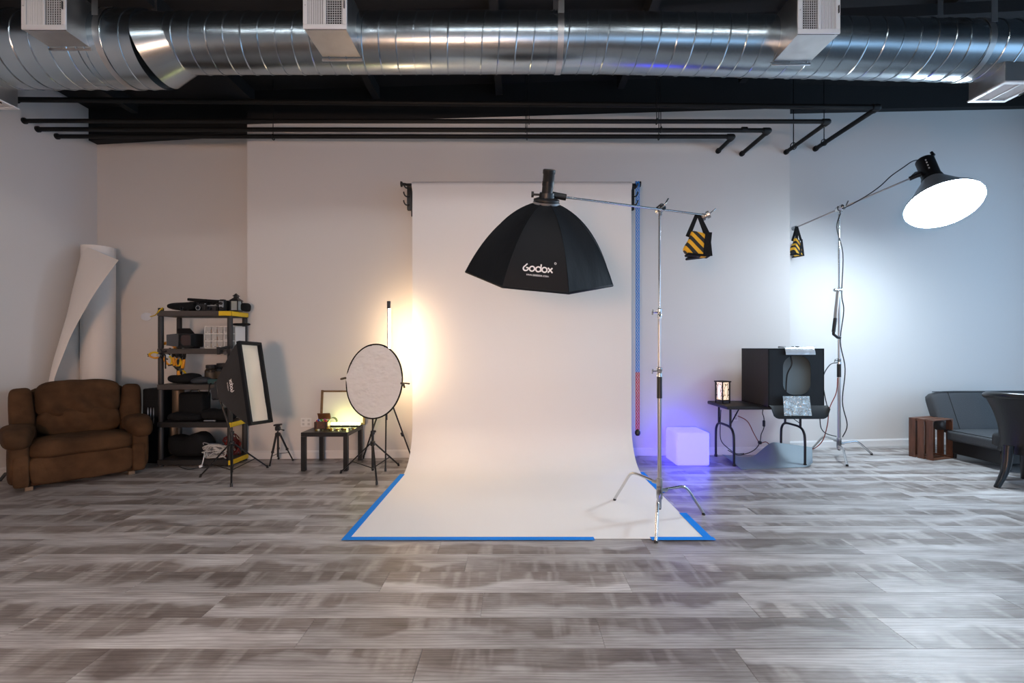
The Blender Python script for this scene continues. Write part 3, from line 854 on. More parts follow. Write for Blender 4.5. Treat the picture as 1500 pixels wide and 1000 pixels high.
def grip_head(t, c, axis, s=1.0):
    c = V(c); a = V(axis).normalized(); M4 = Matrix.Translation(c) @ frame(a).to_4x4()
    g = MB().lathe([(.012 * s, -.035 * s), (.032 * s, -.034 * s), (.034 * s, -.01 * s), (.022 * s, -.006 * s), (.022 * s, .006 * s), (.034 * s, .01 * s), (.032 * s, .034 * s), (.012 * s, .036 * s)], 22, M4).build('grip_head', M_chrome, t)
    m = MB(); m.cyl(c + a * .03 * s, c + a * .07 * s, .008 * s, 8); q = frame(a) @ V((.6, .8, 0)); m.bar(c + a * .065 * s - q * .01 * s, c + a * .07 * s + q * .075 * s, .014 * s, .010 * s, .003); m.build('handle', M_chrome, g)
    m = MB(); m.cyl(c - V((0, 0, .06 * s)), c, .016 * s, 14); m.build('socket', M_chrome, g)
top1 = V((s1[0], s1[1], z1(306, 3.85)))
top2 = V((s2[0], s2[1], z1(306, 6.05)))
grip_head(st1, top1 - V((0, .02, .005)), (.35, -.9, .3)); grip_head(st2, top2 - V((0, .02, .0)), (.3, -.9, .2), 1.2)

# boom arms
b1e = W(1036, 315.5, 3.98)
bm1 = thing('boom_arm', 'thin chrome boom arm carrying the octagonal softbox', 'boom arm', tuple(top1), 0, 'boom arms')
MB().cyl(bo_a + (bo_a - b1e).normalized() * .02, b1e, .0085, 12).build('rod', M_chrome, bm1)
c = W(1034, 316, 3.97); M4 = Matrix.Translation(c) @ frame((.8, -.5, .35)).to_4x4()
g = MB().lathe([(.012, -.04), (.032, -.038), (.034, -.01), (.022, -.006), (.022, .006), (.034, .01), (.032, .034), (.012, .036)], 22, M4).build('end_grip_head', M_steel, bm1)
m = MB(); m.bar(c + V((.02, -.02, .01)), c + V((.075, -.03, .055)), .014, .01, .003); m.build('handle', M_chrome, g)
b2a, b2e = W(1164, 334, 6.42), V((4.32 + .37 * 1.55, 6.05 - .35 * 1.55, top2.z + .16 * 1.56))
b2e = W(1341, 258, 5.62)
bm2 = thing('boom_arm', 'thin chrome boom arm carrying the glowing round lamp', 'boom arm', tuple(top2), 0, 'boom arms')
MB().cyl(b2a, b2e, .010, 12).build('rod', M_steel, bm2)
m = MB(); m.lathe([(.012, -.03), (.028, -.028), (.028, .028), (.012, .03)], 16, Matrix.Translation(b2a) @ frame((.3, -.9, .1)).to_4x4()); m.build('end_grip_head', M_steel, bm2)

# ------------------------------------------------------------------ sandbags
def stripe_mat():
    m = bpy.data.materials.new('striped_sandbag_cloth'); m.use_nodes = True
    nt = m.node_tree; N = nt.nodes; L = nt.links; b = N['Principled BSDF']
    tc = N.new('ShaderNodeTexCoord'); mp = N.new('ShaderNodeMapping'); mp.inputs['Rotation'].default_value = (0, math.radians(-48), 0)
    L.new(tc.outputs['Object'], mp.inputs['Vector'])
    w = N.new('ShaderNodeTexWave'); w.bands_direction = 'Z'; w.inputs['Scale'].default_value = 5.2; w.inputs['Distortion'].default_value = .8; w.inputs['Detail'].default_value = 0; w.inputs['Phase Offset'].default_value = 1.2
    L.new(mp.outputs[0], w.inputs['Vector'])
    r = N.new('ShaderNodeValToRGB'); r.color_ramp.interpolation = 'CONSTANT'; r.color_ramp.elements[0].color = (.012, .012, .012, 1); r.color_ramp.elements[1].position = .5; r.color_ramp.elements[1].color = (.80, .42, .012, 1)
    L.new(w.outputs['Fac'], r.inputs[0]); L.new(r.outputs[0], b.inputs['Base Color']); b.inputs['Roughness'].default_value = .7
    return m
M_stripe = stripe_mat()
def sandbag(top, w, h, yaw, label, spread, s=1.0, tilt=.10):
    """two saddle pouches joined by a strap over the boom"""
    top = V(top)
    t = thing('sandbag', label, 'sandbag', (top.x, top.y, top.z - h), yaw, 'striped sandbags')
    R = RZ(yaw)
    P = lambda x, y, z: top + R @ V((x, y, z))
    strap_l = h * .42
    for i, sy in enumerate((-1, 1)):
        c = P(sy * spread, sy * .035 * s, -strap_l - (h - strap_l) / 2)
        hh = h - strap_l
        def fn(q, sy=sy):
            k = (q.z + hh / 2) / hh                 # 0 bottom, 1 top
            return V((q.x * (1.0 - .28 * k) + .012 * s * math.sin(q.z * 30), q.y * (1.25 - .75 * k), q.z - .02 * s * (q.x / w) ))
        b = MB().puff(c, (w, .085 * s, hh), 5, 10, R @ RY(-tilt * sy), .004 * s, 14, fn, sy).build('pouch', M_stripe, t)
        m = MB(); m.box(c + R @ V((w * .34, -.046 * s * 1.0, -.004)), (w * .26, .006, hh * .92), R @ RY(-tilt * sy), .002); m.build('webbing', M_bfab, b)
        m = MB(); m.box(c + R @ V((.0, 0, -hh / 2 + .008)), (w * .92, .10 * s, .02 * s), R @ RY(-tilt * sy), .006); m.build('hem', M_bfab, b)
    for sx in (-1, 1):
        m = MB()
        a = P(sx * w * .38, -.03 * s, -strap_l - .02); b_ = P(sx * w * .03, -.0, .012); c_ = P(sx * w * .38, .03 * s, -strap_l - .02)
        m.bar(a, b_, .032 * s, .004, 0, V((0, 1, .01))); m.bar(c_, b_, .032 * s, .004, 0, V((0, 1, .01)))
        m.build('strap', M_bfab, t)
sandbag(W(1022, 316, 3.955), .21, .36, -.12, 'yellow and black striped sandbag hanging from the softbox boom', .012)
sandbag(W(1167, 333, 6.36), .12, .40, .35, 'small yellow and black striped sandbag on the round lamp boom', .062, 1.0, .16)

# ------------------------------------------------------------------ round lamp
dc = W(1381.3, 298.4, 5.36)
dn = V((-.16, -.49, -.86)).normalized()
vdir = (dc - V((0, 0, H))).normalized(); rt = vdir.cross(V((0, 0, 1))).normalized(); upv = rt.cross(vdir)
dRad = .358
lm = thing('reflector_lamp', 'glowing round lamp with black head and wide silver dish', 'lamp', tuple(dc))
DM = Matrix.Translation(dc) @ frame(dn).to_4x4()
dp = .40
M_dish = mat('dish_silver', (.36, .41, .46), .32, metal=.35)
MB().lathe([(.10, -dp), (.11, -dp), (.17, -dp * .75), (dRad - .06, -dp * .22), (dRad, -.02), (dRad + .008, 0), (dRad + .008, .012), (dRad - .006, .012)], 64, DM, cap=False).build('dish', M_dish, lm)
m = MB(); m.lathe([(dRad - .002, .008), (dRad * .97, .040), (dRad * .86, .075), (dRad * .65, .105), (dRad * .35, .124), (.002, .13)], 64, DM); m.build('front_diffuser', emit('lamp_diffuser', (.74, .88, 1.0), DISH_E), lm)
hb = MB().lathe([(.085, -dp - .37), (.095, -dp - .36), (.095, -dp - .06), (.105, -dp - .05), (.114, -dp + .005), (.10, -dp + .01)], 28, DM).build('lamp_head', M_black, lm)
MB().lathe([(.02, -dp - .38), (.07, -dp - .38), (.07, -dp - .368), (.02, -dp - .368)], 24, DM).build('back_plate', M_blackm, hb)
FRd = frame(dn)
hp = dc - dn * (dp + .37)
m = MB(); sd = (rt * .9 + upv * .1)
m.tube(smooth_path([hp + sd * .02, hp + sd * .06 - dn * .02, hp + sd * .10 - dn * .06, hp + sd * .095 - dn * .11], 5), [.028] * 6 + [.024] * 5 + [.016] * 5, 10); m.build('handle', M_black, hb)
yk = dc - dn * (dp + .18)
m = MB(); m.bar(yk - rt * .09, b2e + (b2e - b2a).normalized() * .0, .09, .05, .01); m.build('yoke', M_black, lm)
m = MB(); m.cyl(b2e - (b2e - b2a).normalized() * .06, b2e + (b2e - b2a).normalized() * .05, .026, 14); m.build('boom_socket', M_black, lm)
# small print on the head, facing the camera
hv = (V((0, 0, H)) - yk); hv = (hv - dn * hv.dot(dn)).normalized(); hs = dn.cross(hv)
m = MB()
for i, (a_, w_) in enumerate(((-.10, .03), (-.055, .045), (-.005, .05), (.045, .04))):
    m.box(yk + hv * .0965 - hs * 0.012 + dn * a_, (.014, .002, .024), Matrix((hs, hv, dn)).transposed())
m.build('label_print', M_print, hb, label='small pale print')

# lamp cable: up along the boom and down the stand
cab = smooth_path([hp - rt * .06 + dn * .05, W(1347, 235, 5.82), W(1337, 236, 5.80), W(1322, 246, 5.78), W(1305, 258, 5.78), W(1290, 272, 5.80), W(1272, 285, 5.85), W(1250, 298, 5.93), W(1238, 304, 5.98), top2 + V((.02, -.03, -.03)),
                   top2 + V((-.05, -.03, -.25)), top2 + V((.03, -.03, -.6)), W(1233, 430, 6.0), W(1236, 455, 6.0), W(1231, 500, 6.0), W(1238, 540, 6.0), W(1234, 588, 6.0), W(1241, 622, 6.0), W(1234, 640, 6.0)], 6)
m = MB(); m.tube(cab, .0065, 8); tag(m.build('power_cord', M_cable, at=(top2.x, top2.y, .3)), 'black cord running from the round lamp down the chrome stand', 'cord')
m = MB(); m.tube(smooth_path([W(1227, 553, 6.0), W(1225, 575, 6.0), W(1215, 598, 6.0), W(1212, 622, 6.0), W(1205, 645, 6.1), W(1192, 657, 6.2), FL(1180, 659) + V((0, 0, .01))], 6), .006, 8)
tag(m.build('extension_cord', M_cabler, at=(3.9, 6.1, .01)), 'orange red cord hanging from the chrome stand to the floor', 'cord')
m = MB(); m.tube(smooth_path([W(1226, 531, 5.98), W(1216, 534, 5.95), W(1207, 548, 5.9), W(1206, 565, 5.85), W(1209, 583, 5.85), W(1211, 596, 5.85), W(1204, 606, 5.85)], 6), .006, 8)
tag(m.build('tent_cord', M_cable, at=tuple(W(1206, 565, 5.85))), 'black cord looping from the chrome stand to the light tent', 'cord')
m = MB(); m.tube(smooth_path([W(1201, 612, 5.9), W(1203, 627, 5.9), W(1211, 635, 5.95), W(1225, 639, 6.0)], 6), .006, 8)
tag(m.build('tent_cord', M_cable, at=tuple(W(1203, 627, 5.9))), 'black cord hanging from under the tent to the stand base', 'cord')

# folded accessory arm clamped on the second stand
ac = thing('accessory_mount', 'folded grey accessory arm with black grip clamped to the chrome stand', 'mount', tuple(W(1228, 424, 6.0)))
a0, a1, a2, a3 = W(1228, 425, 5.99), W(1223.5, 466, 5.96), W(1221, 486, 5.95), W(1231, 494, 5.99)
MB().bar(a0, a1, .042, .028, .006).build('upper_tube', mat('grey_alloy', (.42, .42, .41), .4), ac)
MB().cyl(a1, a2, .022, 14).build('grip', M_black, ac)
m = MB(); m.tube([a2, a2 + V((.0, 0, -.03)), a3 - V((.04, 0, 0)), a3], .018, 10); m.build('elbow_clamp', M_black, ac)
m = MB(); m.cyl(a0 + V((-.05, -.02, .0)), a0 + V((.03, -.02, 0)), .014, 12); m.ball(a0 + V((-.06, -.02, 0)), .022, 10); m.build('joint_knob', M_chrome, ac)

# ------------------------------------------------------------------ generic thin stands
def thin_stand(name, label, base, tips, hub_z, low_z, top, r=.011, grp='black tripod stands', brace=True, m_=None, knobs=()):
    m_ = m_ or M_blackm
    bx, by = base
    t = thing(name, label, 'tripod', (bx, by, 0), 0, grp)
    MB().cyl((bx, by, low_z), (bx, by, hub_z + .12), r * 1.15, 12).build('lower_column', m_, t)
    MB().cyl((bx, by, hub_z + .1), top, r * .85, 12).build('upper_column', m_, t)
    MB().lathe([(r, -.03), (r * 2.2, -.025), (r * 2.2, .02), (r * 1.2, .03)], 14, Matrix.Translation((bx, by, hub_z))).build('hub', M_black, t)
    m = MB(); m.lathe([(r, -.02), (r * 1.9, -.018), (r * 1.9, .02), (r, .025)], 14, Matrix.Translation((bx, by, hub_z + .12))); m.build('collar', M_black, t)
    for tx, ty in tips:
        d = V((tx - bx, ty - by, 0)); L = d.length; d.normalize()
        a, b = V((bx, by, hub_z)) + d * r * 1.8, V((tx, ty, .012))
        lg = MB().bar(a, b, r * 1.5, r * 1.1, .002).build('leg', m_, t)
        m = MB(); m.cyl((tx, ty, 0), (tx - d.x * .012, ty - d.y * .012, .035), r * 1.05, 10); m.build('foot', M_black, lg)
        if brace:
            mid = a.lerp(b, .62); m = MB(); m.bar(V((bx, by, low_z + .03)) + d * r, mid, r * .9, r * .6, 0); m.build('brace', m_, t)
    for z in knobs:
        m = MB(); m.cyl((bx, by - .01, z), (bx + .03, by - .03, z), .008, 8); m.ball((bx + .035, by - .032, z), .014, 8); m.build('knob', M_black, t)
    return t

# ------------------------------------------------------------------ strip softbox on its stand
fc = V((-2.829, 4.956, 1.060))
fR = Matrix(((0.22735656, -0.95370387, -0.19687035), (0.97248224, 0.2117983, 0.09705554), (-0.05086544, -0.21351913, 0.9756138)))
fw, fh, fd = .2917, .884, .40           # local x width (away from camera), local y back, local z height
sb = thing('strip_softbox', 'narrow black strip softbox with pale front leaning beside the shelf', 'softbox', tuple(fc))
def SL(x, y, z): return fc + fR @ V((x, y, z))
hx, hz = fw / 2, fh / 2
rx_, rz_ = .085, .10
def side(u, v, which):     # v 0 front .. 1 rear ; u along the edge
    e = 1 - (1 - v) ** 1.35
    X, Z, Yb = hx + (rx_ - hx) * e, hz + (rz_ - hz) * v ** 1.25, fd * v
    s_ = .012 * math.sin(PI * u) * math.sin(PI * v)
    if which == 0: return SL(-X - 0 + s_, Yb, -Z + 2 * Z * u)
    if which == 1: return SL(X - s_, Yb, -Z + 2 * Z * u)
    if which == 2: return SL(-X + 2 * X * u, Yb, Z - s_)
    return SL(-X + 2 * X * u, Yb, -Z + s_)
for w_ in range(4):
    m = MB(); m.grid(lambda u, v: side(u, v, w_), 12, 12, .003); m.build('side_panel', mat('softbox_nylon', (.022, .021, .021), .6, bump=.2, bscale=12), sb, ang=50)
# front: deep black lip and recessed diffuser
m = MB()
for x0, x1, z0, z1_ in ((-hx - .012, -hx + .022, -hz - .012, hz + .012), (hx - .022, hx + .012, -hz - .012, hz + .012), (-hx, hx, hz - .022, hz + .012), (-hx, hx, -hz - .012, -hz + .022)):
    m.box(SL((x0 + x1) / 2, -.012, (z0 + z1_) / 2), (x1 - x0, .045, z1_ - z0), fR, .006)
m.build('lip', M_nylon, sb)
m = MB(); m.grid(lambda u, v: SL(-hx + .01 + (fw - .02) * u, .004 + .01 * math.sin(PI * u) * math.sin(PI * v) + .006 * noise.noise(V((u * 2 + v * 3, v * 5 - u, 2))), -hz + .01 + (fh - .02) * v), 8, 18, .002)
m.build('front_diffuser', mat('diffuser_cloth', (.80, .72, .58), .7), sb)
MB().box(SL(0, fd + .02, 0), (.17, .05, .20), fR, .01).build('speed_ring', M_black, sb)
MB().box(SL(0, fd + .085, -.02), (.11, .10, .14), fR, .015).build('flash_holder', M_black, sb)
def place_strip(x, y):     # reading direction up the panel
    u = .5 + x / fh; v = .52 - y / fd
    P = side(u, v, 0); a = side(u + .01, v, 0) - side(u - .01, v, 0); b = side(u, v + .01, 0) - side(u, v - .01, 0)
    n = a.cross(b).normalized()
    if n.dot(V((0, 0, H)) - P) < 0: n = -n
    return P, n
k_ = .20 / 5.1
m = MB(); m.ribbon([[((x - 2.2) * k_, (y - .2) * k_) for x, y in s_] for s_ in logo_strokes()], .010, place_strip)
st, xe = small_strokes('WWW.GODOX.COM', 0, 0, .012, 1.15)
m.ribbon([[(x - xe / 2 + .02, y - .045) for x, y in s_] for s_ in st], .0028, place_strip)
m.build('logo_print', M_print, sb, smooth=False, label='white printed lettering')
ts = [FL(339, 713).to_2d(), FL(293, 699).to_2d(), FL(392, 685).to_2d()]
bs = ((339.5 - CX) / S * 5.08, 5.08)
sstand = thin_stand('light_stand', 'slim black stand carrying the narrow strip softbox', bs, ts, z1(650, 5.08), .05, SL(0, fd + .09, -.02), .0125, knobs=(.75,))

# ------------------------------------------------------------------ small tripod
tb = ((407 - CX) / S * 5.64, 5.64)
tt = thing('mini_tripod', 'small black camera tripod standing in front of the bare wall', 'tripod', (tb[0], tb[1], 0))
zb = z1(636, 5.64)
MB().cyl((tb[0], tb[1], .09), (tb[0], tb[1], zb + .04), .011, 12).build('centre_column', M_blackm, tt)
m = MB(); m.box((tb[0], tb[1], zb), (.06, .05, .05), None, .012); m.build('shoulder', M_black, tt)
pt = MB().box((tb[0], tb[1], zb + .075), (.062, .05, .06), None, .012).build('pan_head', M_black, tt)
m = MB(); m.box((tb[0], tb[1], zb + .118), (.085, .06, .022), RY(-.08), .005); m.build('plate', M_black, pt)
m = MB(); m.tube([(tb[0], tb[1], zb + .08), (tb[0] + .07, tb[1] - .04, zb + .065), (tb[0] + .10, tb[1] - .05, zb + .06)], [.006, .006, .010], 8); m.build('pan_handle', M_black, pt)
for q in (FL(395, 683), FL(429, 675), FL(408, 673)):
    a = V((tb[0], tb[1], zb)); d = (q - a); a = a + V((d.x, d.y, 0)).normalized() * .025
    mid = a.lerp(q, .55)
    lg = MB().bar(a, mid, .024, .018, .003).bar(mid, q + V((0, 0, .012)), .016, .013, .002).build('leg', M_blackm, tt)
    m = MB(); m.box(mid, (.03, .026, .03), None, .005); m.ball(q + V((0, 0, .014)), .014, 10); m.build('leg_lock', M_black, lg)
    m = MB(); m.bar((tb[0], tb[1], .13), a.lerp(q, .68), .008, .005); m.build('brace', M_blackm, tt)

# ------------------------------------------------------------------ disc reflector on its stand
rc = W(547, 558, 5.08)
ry_ = .413; yaw = math.radians(27)
rf = thing('disc_reflector', 'round wrinkled silver disc reflector with black rim', 'reflector', tuple(rc))
RN = RZ(-yaw) @ RX(-.10)
def rp(x, z, y=0): return rc + RN @ V((x, y, z))
def disc(u, v):
    a = 2 * PI * u; r = ry_ * v
    x, z = r * math.cos(a), r * math.sin(a)
    w = .014 * noise.fractal(V((x * 7 + z * 5.0, z * 19 - x * 7, 1.7)), .8, 2.0, 4) * (1 - v ** 6)
    e = math.exp(-((x + .40) ** 2 / .05 + (z - .03) ** 2 / .004)) * .012 + math.exp(-((x - .38) ** 2 / .03 + (z - .02) ** 2 / .004)) * .012
    return rp(x, z, w - e)
m = MB(); m.grid(disc, 180, 56, 0)
M_refl = mat('wrinkled_silver', (.94, .94, .93), .42, metal=.15, bump=.6, bscale=14, stretch=(1.3, 1, 3.0))
m.build('silver_cloth', M_refl, rf, ang=80)
m = MB(); m.grid(lambda u, v: rp(ry_ * .99 * v * math.cos(2 * PI * u), ry_ * .99 * v * math.sin(2 * PI * u), .05 * (1 - v ** 2)), 48, 8, 0); m.build('back_cloth', M_bfab, rf, ang=80)
m = MB(); m.tube([rp(ry_ * math.cos(2 * PI * k / 64), ry_ * math.sin(2 * PI * k / 64)) for k in range(64)], .0085, 8, closed=True); m.build('rim', M_bfab, rf)
rs = thin_stand('reflector_stand', 'black stand with crossbar holding the silver disc reflector', ((546 - CX) / S * 5.16, 5.16),
                [FL(499, 693).to_2d(), FL(552, 710).to_2d(), FL(584, 682).to_2d()], z1(649, 5.16), .05, ((546 - CX) / S * 5.16, 5.16, rc.z + .05), .0125, knobs=(.5,))
ctr = V(((546 - CX) / S * 5.16, 5.16, rc.z + .03))
m = MB(); m.cyl(rp(-.46, .02, .05), rp(.47, -.01, .05), .009, 10); m.build('crossbar', M_blackm, rs)
for sx, zz in ((-1, .02), (1, -.01)):
    m = MB(); m.tube([rp(sx * .40, zz, .05), rp(sx * .42, zz, -.02), rp(sx * .455, zz - .01, -.03), rp(sx * .475, zz - .045 * (1 if sx > 0 else .3), -.03)], [.010, .013, .013, .010], 8); m.build('clip', mat('brown_clip', (.05, .035, .02), .5), rs)

# ------------------------------------------------------------------ tube light behind the reflector
tx, ty = (569.5 - CX) / S * 5.50, 5.50
zt2, zl = z1(441, 5.50), z1(452, 5.50)
tl = thing('tube_light', 'tall glowing warm tube light standing upright against the wall', 'tube light', (tx, ty, .9))
zb3 = zt2 - 1.22
MB().cyl((tx, ty, zl), (tx, ty, zt2), .021, 20).build('end_cap', M_black, tl)
MB().cyl((tx, ty, zb3), (tx, ty, zb3 + .10), .021, 20).build('end_cap', M_black, tl)
m = MB()                                  # opaque back shell on the left, light opening on the right
n = 10
tw_ = math.radians(8)                    # the opening looks right and a little to the back wall
ang_ = [PI / 2 + PI * i / n + tw_ for i in range(n + 1)]
vs = []
for z in (zb3 + .1, zl):
    vs += [V((tx + .019 * math.cos(a), ty + .019 * math.sin(a), z)) for a in ang_]
m.add(vs, [(i, i + 1, i + 2 + n, i + 1 + n) for i in range(n)])
m.build('back_shell', M_white, tl)
m = MB(); vs = []
for z in (zb3 + .1, zl):
    vs += [V((tx + .0185 * math.cos(a - PI), ty + .0185 * math.sin(a - PI), z)) for a in ang_]
m.add(vs, [(i, i + 1, i + 2 + n, i + 1 + n) for i in range(n)])
m.build('light_tube', emit('tube_glow', (1.0, .68, .38), TUBE_E), tl)
ts_ = thin_stand('light_stand', 'black stand behind the disc reflector holding the tube light', ((566 - CX) / S * 5.62, 5.62), [FL(532, 671.5).to_2d(), FL(603, 671.5).to_2d(), ((566 - CX) / S * 5.34, 5.30)],
                 z1(575, 5.62), .55, ((568 - CX) / S * 5.53, 5.53, .88), .012, brace=False)
for q in (FL(532, 671.5), FL(603, 671.5)):
    a = V((ts_.location.x, 5.62, z1(575, 5.62))); mid = a.lerp(q, .62)
    m = MB(); m.box(mid, (.035, .03, .055), frame(q - a), .006); m.build('leg_lock', M_black, ts_)
# ------------------------------------------------------------------ side table with trinkets
TX0, TX1, TY0, TY1, TZ = -2.49, -1.945, 5.315, 5.865, .452
M_tab = mat('matt_black_laminate', (.012, .012, .013), .35)
tbl = thing('side_table', 'small square black side table with glowing light bar on it', 'table', ((TX0 + TX1) / 2, (TY0 + TY1) / 2, 0))
MB().box(((TX0 + TX1) / 2, (TY0 + TY1) / 2, TZ - .025), (TX1 - TX0, TY1 - TY0, .05), None, .003).build('tabletop', M_tab, tbl)
for x in (TX0 + .025, TX1 - .025):
    for y in (TY0 + .025, TY1 - .025):
        MB().box((x, y, (TZ - .05) / 2), (.05, .05, TZ - .05), None, .002).build('leg', M_tab, tbl)
# framed white board leaning on the wall
M_wood = mat('brown_frame_wood', (.16, .09, .045), .5, var=.2, vscale=20)
fb = thing('framed_board', 'white board in a thin brown frame leaning behind the light bar', 'framed board', (-2.2, 5.84, TZ))
fx0, fx1 = (470 - CX) / S * 5.86, (536 - CX) / S * 5.86
fz0, fz1 = TZ + .002, z1(571, 5.88)
ff = .03
def fbp(x, z): return V((x, 5.830 + (z - TZ) * .10, z))
m = MB(); m.bar(fbp(fx0 + ff, fz1 - ff / 2), fbp(fx1 - ff, fz1 - ff / 2), ff, .02, .003); m.build('frame_rail', M_wood, fb)
m = MB(); m.bar(fbp(fx0 + ff, fz0 + ff / 2), fbp(fx1 - ff, fz0 + ff / 2), ff, .02, .003); m.build('frame_rail', M_wood, fb)
for x in (fx0 + ff / 2, fx1 - ff / 2):
    m = MB(); m.bar(fbp(x, fz0), fbp(x, fz1), ff, .02, .003, V((0, 1, 0))); m.build('frame_stile', M_wood, fb)
a, b = fbp((fx0 + fx1) / 2, fz0 + .01), fbp((fx0 + fx1) / 2, fz1 - .01)
MB().box((a + b) / 2 + V((0, .006, 0)), (fx1 - fx0 - .02, .006, (b - a).length), RX(-math.atan(.10))).build('board', M_print, fb)
# light bar
M_led = emit('led_bar_glow', (1.0, 1.0, .34), 24.0)
lb = thing('light_bar', 'short glowing yellow green light bar lying on the side table', 'light bar', (-2.1, 5.70, TZ))
xa, xb = (484 - CX) / S * 5.70, (529 - CX) / S * 5.70
MB().box(((xa + xb) / 2, 5.70, TZ + .012), (xb - xa, .05, .022), None, .004).build('housing', M_black, lb)
MB().box(((xa + xb) / 2, 5.695, TZ + .037), (xb - xa - .02, .036, .030), None, .012, 3).build('glow_tube', M_led, lb)
# small treasure chest
cx_, cy_ = (472 - CX) / S * 5.60, 5.60
cst = thing('trinket_chest', 'small dark wooden chest with open lid full of coloured trinkets', 'chest', (cx_, cy_, TZ), .12)
R = RZ(.12); cw, cd, chh = .15, .11, .085
P = lambda x, y, z: V((cx_, cy_, TZ)) + R @ V((x, y, z))
M_ch = mat('chest_wood', (.10, .035, .018), .5, var=.3, vscale=30)
m = MB()
for c, s in (((0, -cd / 2, chh / 2), (cw, .01, chh)), ((0, cd / 2, chh / 2), (cw, .01, chh)), ((-cw / 2, 0, chh / 2), (.01, cd, chh)), ((cw / 2, 0, chh / 2), (.01, cd, chh)), ((0, 0, .006), (cw, cd, .012))):
    m.box(P(*c), s, R, .002)
m.build('body', M_ch, cst)
m = MB(); m.grid(lambda u, v: P((u - .5) * cw, cd / 2 + .02 + .055 * math.cos(PI * v * .9 + .2) * .4, chh + .01 + .075 * math.sin(PI * v * .5)), 4, 8, .007); m.build('lid', M_ch, cst)
m = MB(); m.grid(lambda u, v: P(cw / 2 + .05 * math.cos(PI * (1 - u)) + .05, -.02 + v * .06, chh - .01 + .055 * math.sin(PI * u)), 8, 2, .006); m.build('side_flap', mat('lid_lit_green', (.10, .16, .03), .4), cst)  # open lid, with the light bar's green glow put into its colour
for x in (-.055, .055):
    m = MB(); m.box(P(x, -cd / 2 - .006, chh / 2), (.014, .004, chh), R); m.build('strap_band', M_blackm, cst)
cols = [(.6, .03, .03), (.03, .10, .5), (.7, .7, .7), (.05, .4, .08), (.6, .4, .05), (.4, .03, .3)]
for i in range(7):
    mm_ = mat('trinket_%d' % (i % 6), cols[i % 6], .35)
    p = P(-.055 + .018 * i, random.uniform(-.03, .02), chh + .008 + .01 * (i % 2))
    tag(MB().puff((0, 0, 0), (.024, .026, .026), 3, 3).build('trinket', mm_, at=(0, 0, 0)), ['red', 'blue', 'white', 'green', 'amber', 'purple', 'second red'][i] + ' trinket heaped in the small wooden chest', 'trinket', 'trinkets in the chest').location = p
# beads and small figures spread over the table top
for i in range(16):
    x = (466 + i * 3.3 + random.uniform(-1, 1) - CX) / S * 5.45; y = 5.40 + random.uniform(0, .14)
    r_ = random.uniform(.010, .022)
    mm_ = [mat('gold_bead', (.45, .28, .05), .3, metal=.8), mat('pale_bead', (.65, .65, .5), .4), mat('dark_bead', (.05, .04, .02), .4)][i % 3]
    o = MB().puff((0, 0, 0), (r_ * 2, r_ * 1.8, r_ * 1.6), 2.6, 4, None, .003, 40, None, i).build('bead', mm_, at=(0, 0, 0))
    o.location = (x, y, TZ + r_ * .75)
    tag(o, ['small gold bead lying on the black side table', 'small pale bead lying on the black side table', 'small dark bead lying on the black side table'][i % 3], 'bead', ['gold', 'pale', 'dark'][i % 3] + ' beads on the side table')
# outlets on the wall
def outlet(x, z, Y, label, w=.12):
    t = thing('wall_outlet', label, 'outlet', (x, Y, z), 0, 'wall outlets')
    MB().box((x, Y - .004, z), (w, .008, .115), None, .003).build('plate', M_white, t)
    for dx in ([-w / 4, w / 4] if w > .1 else [0]):
        for dz_ in (-.024, .024):
            m = MB(); m.box((x + dx, Y - .009, z + dz_), (.03, .004, .028), None, .003); m.build('socket', mat('outlet_grey', (.55, .55, .55), .4), t)
xo = (449 - CX) / S * 5.93; outlet(xo, z1(618, 5.93), Y2(xo), 'white double wall outlet behind the black side table', .14)
xo = (1077 - CX) / S * 6.13; outlet(xo, z1(610, 6.13), Y2(xo), 'white wall outlet under the folding table', .075)

# ------------------------------------------------------------------ light cube
cuY = 5.535; cx0 = (991 - CX) / S * cuY; cs = .405
cu = MB().box((cx0 + cs / 2, cuY + cs / 2, cs / 2 + .004), (cs, cs, cs), None, .022, 4).build('light_cube', emit('cube_glow', (.30, .25, 6.0), 1.0, (.4, .4, .5)), at=(cx0 + cs / 2, cuY + cs / 2, 0), ang=60)
tag(cu, 'glowing lavender cube lamp on the floor beside the folding table', 'cube lamp')

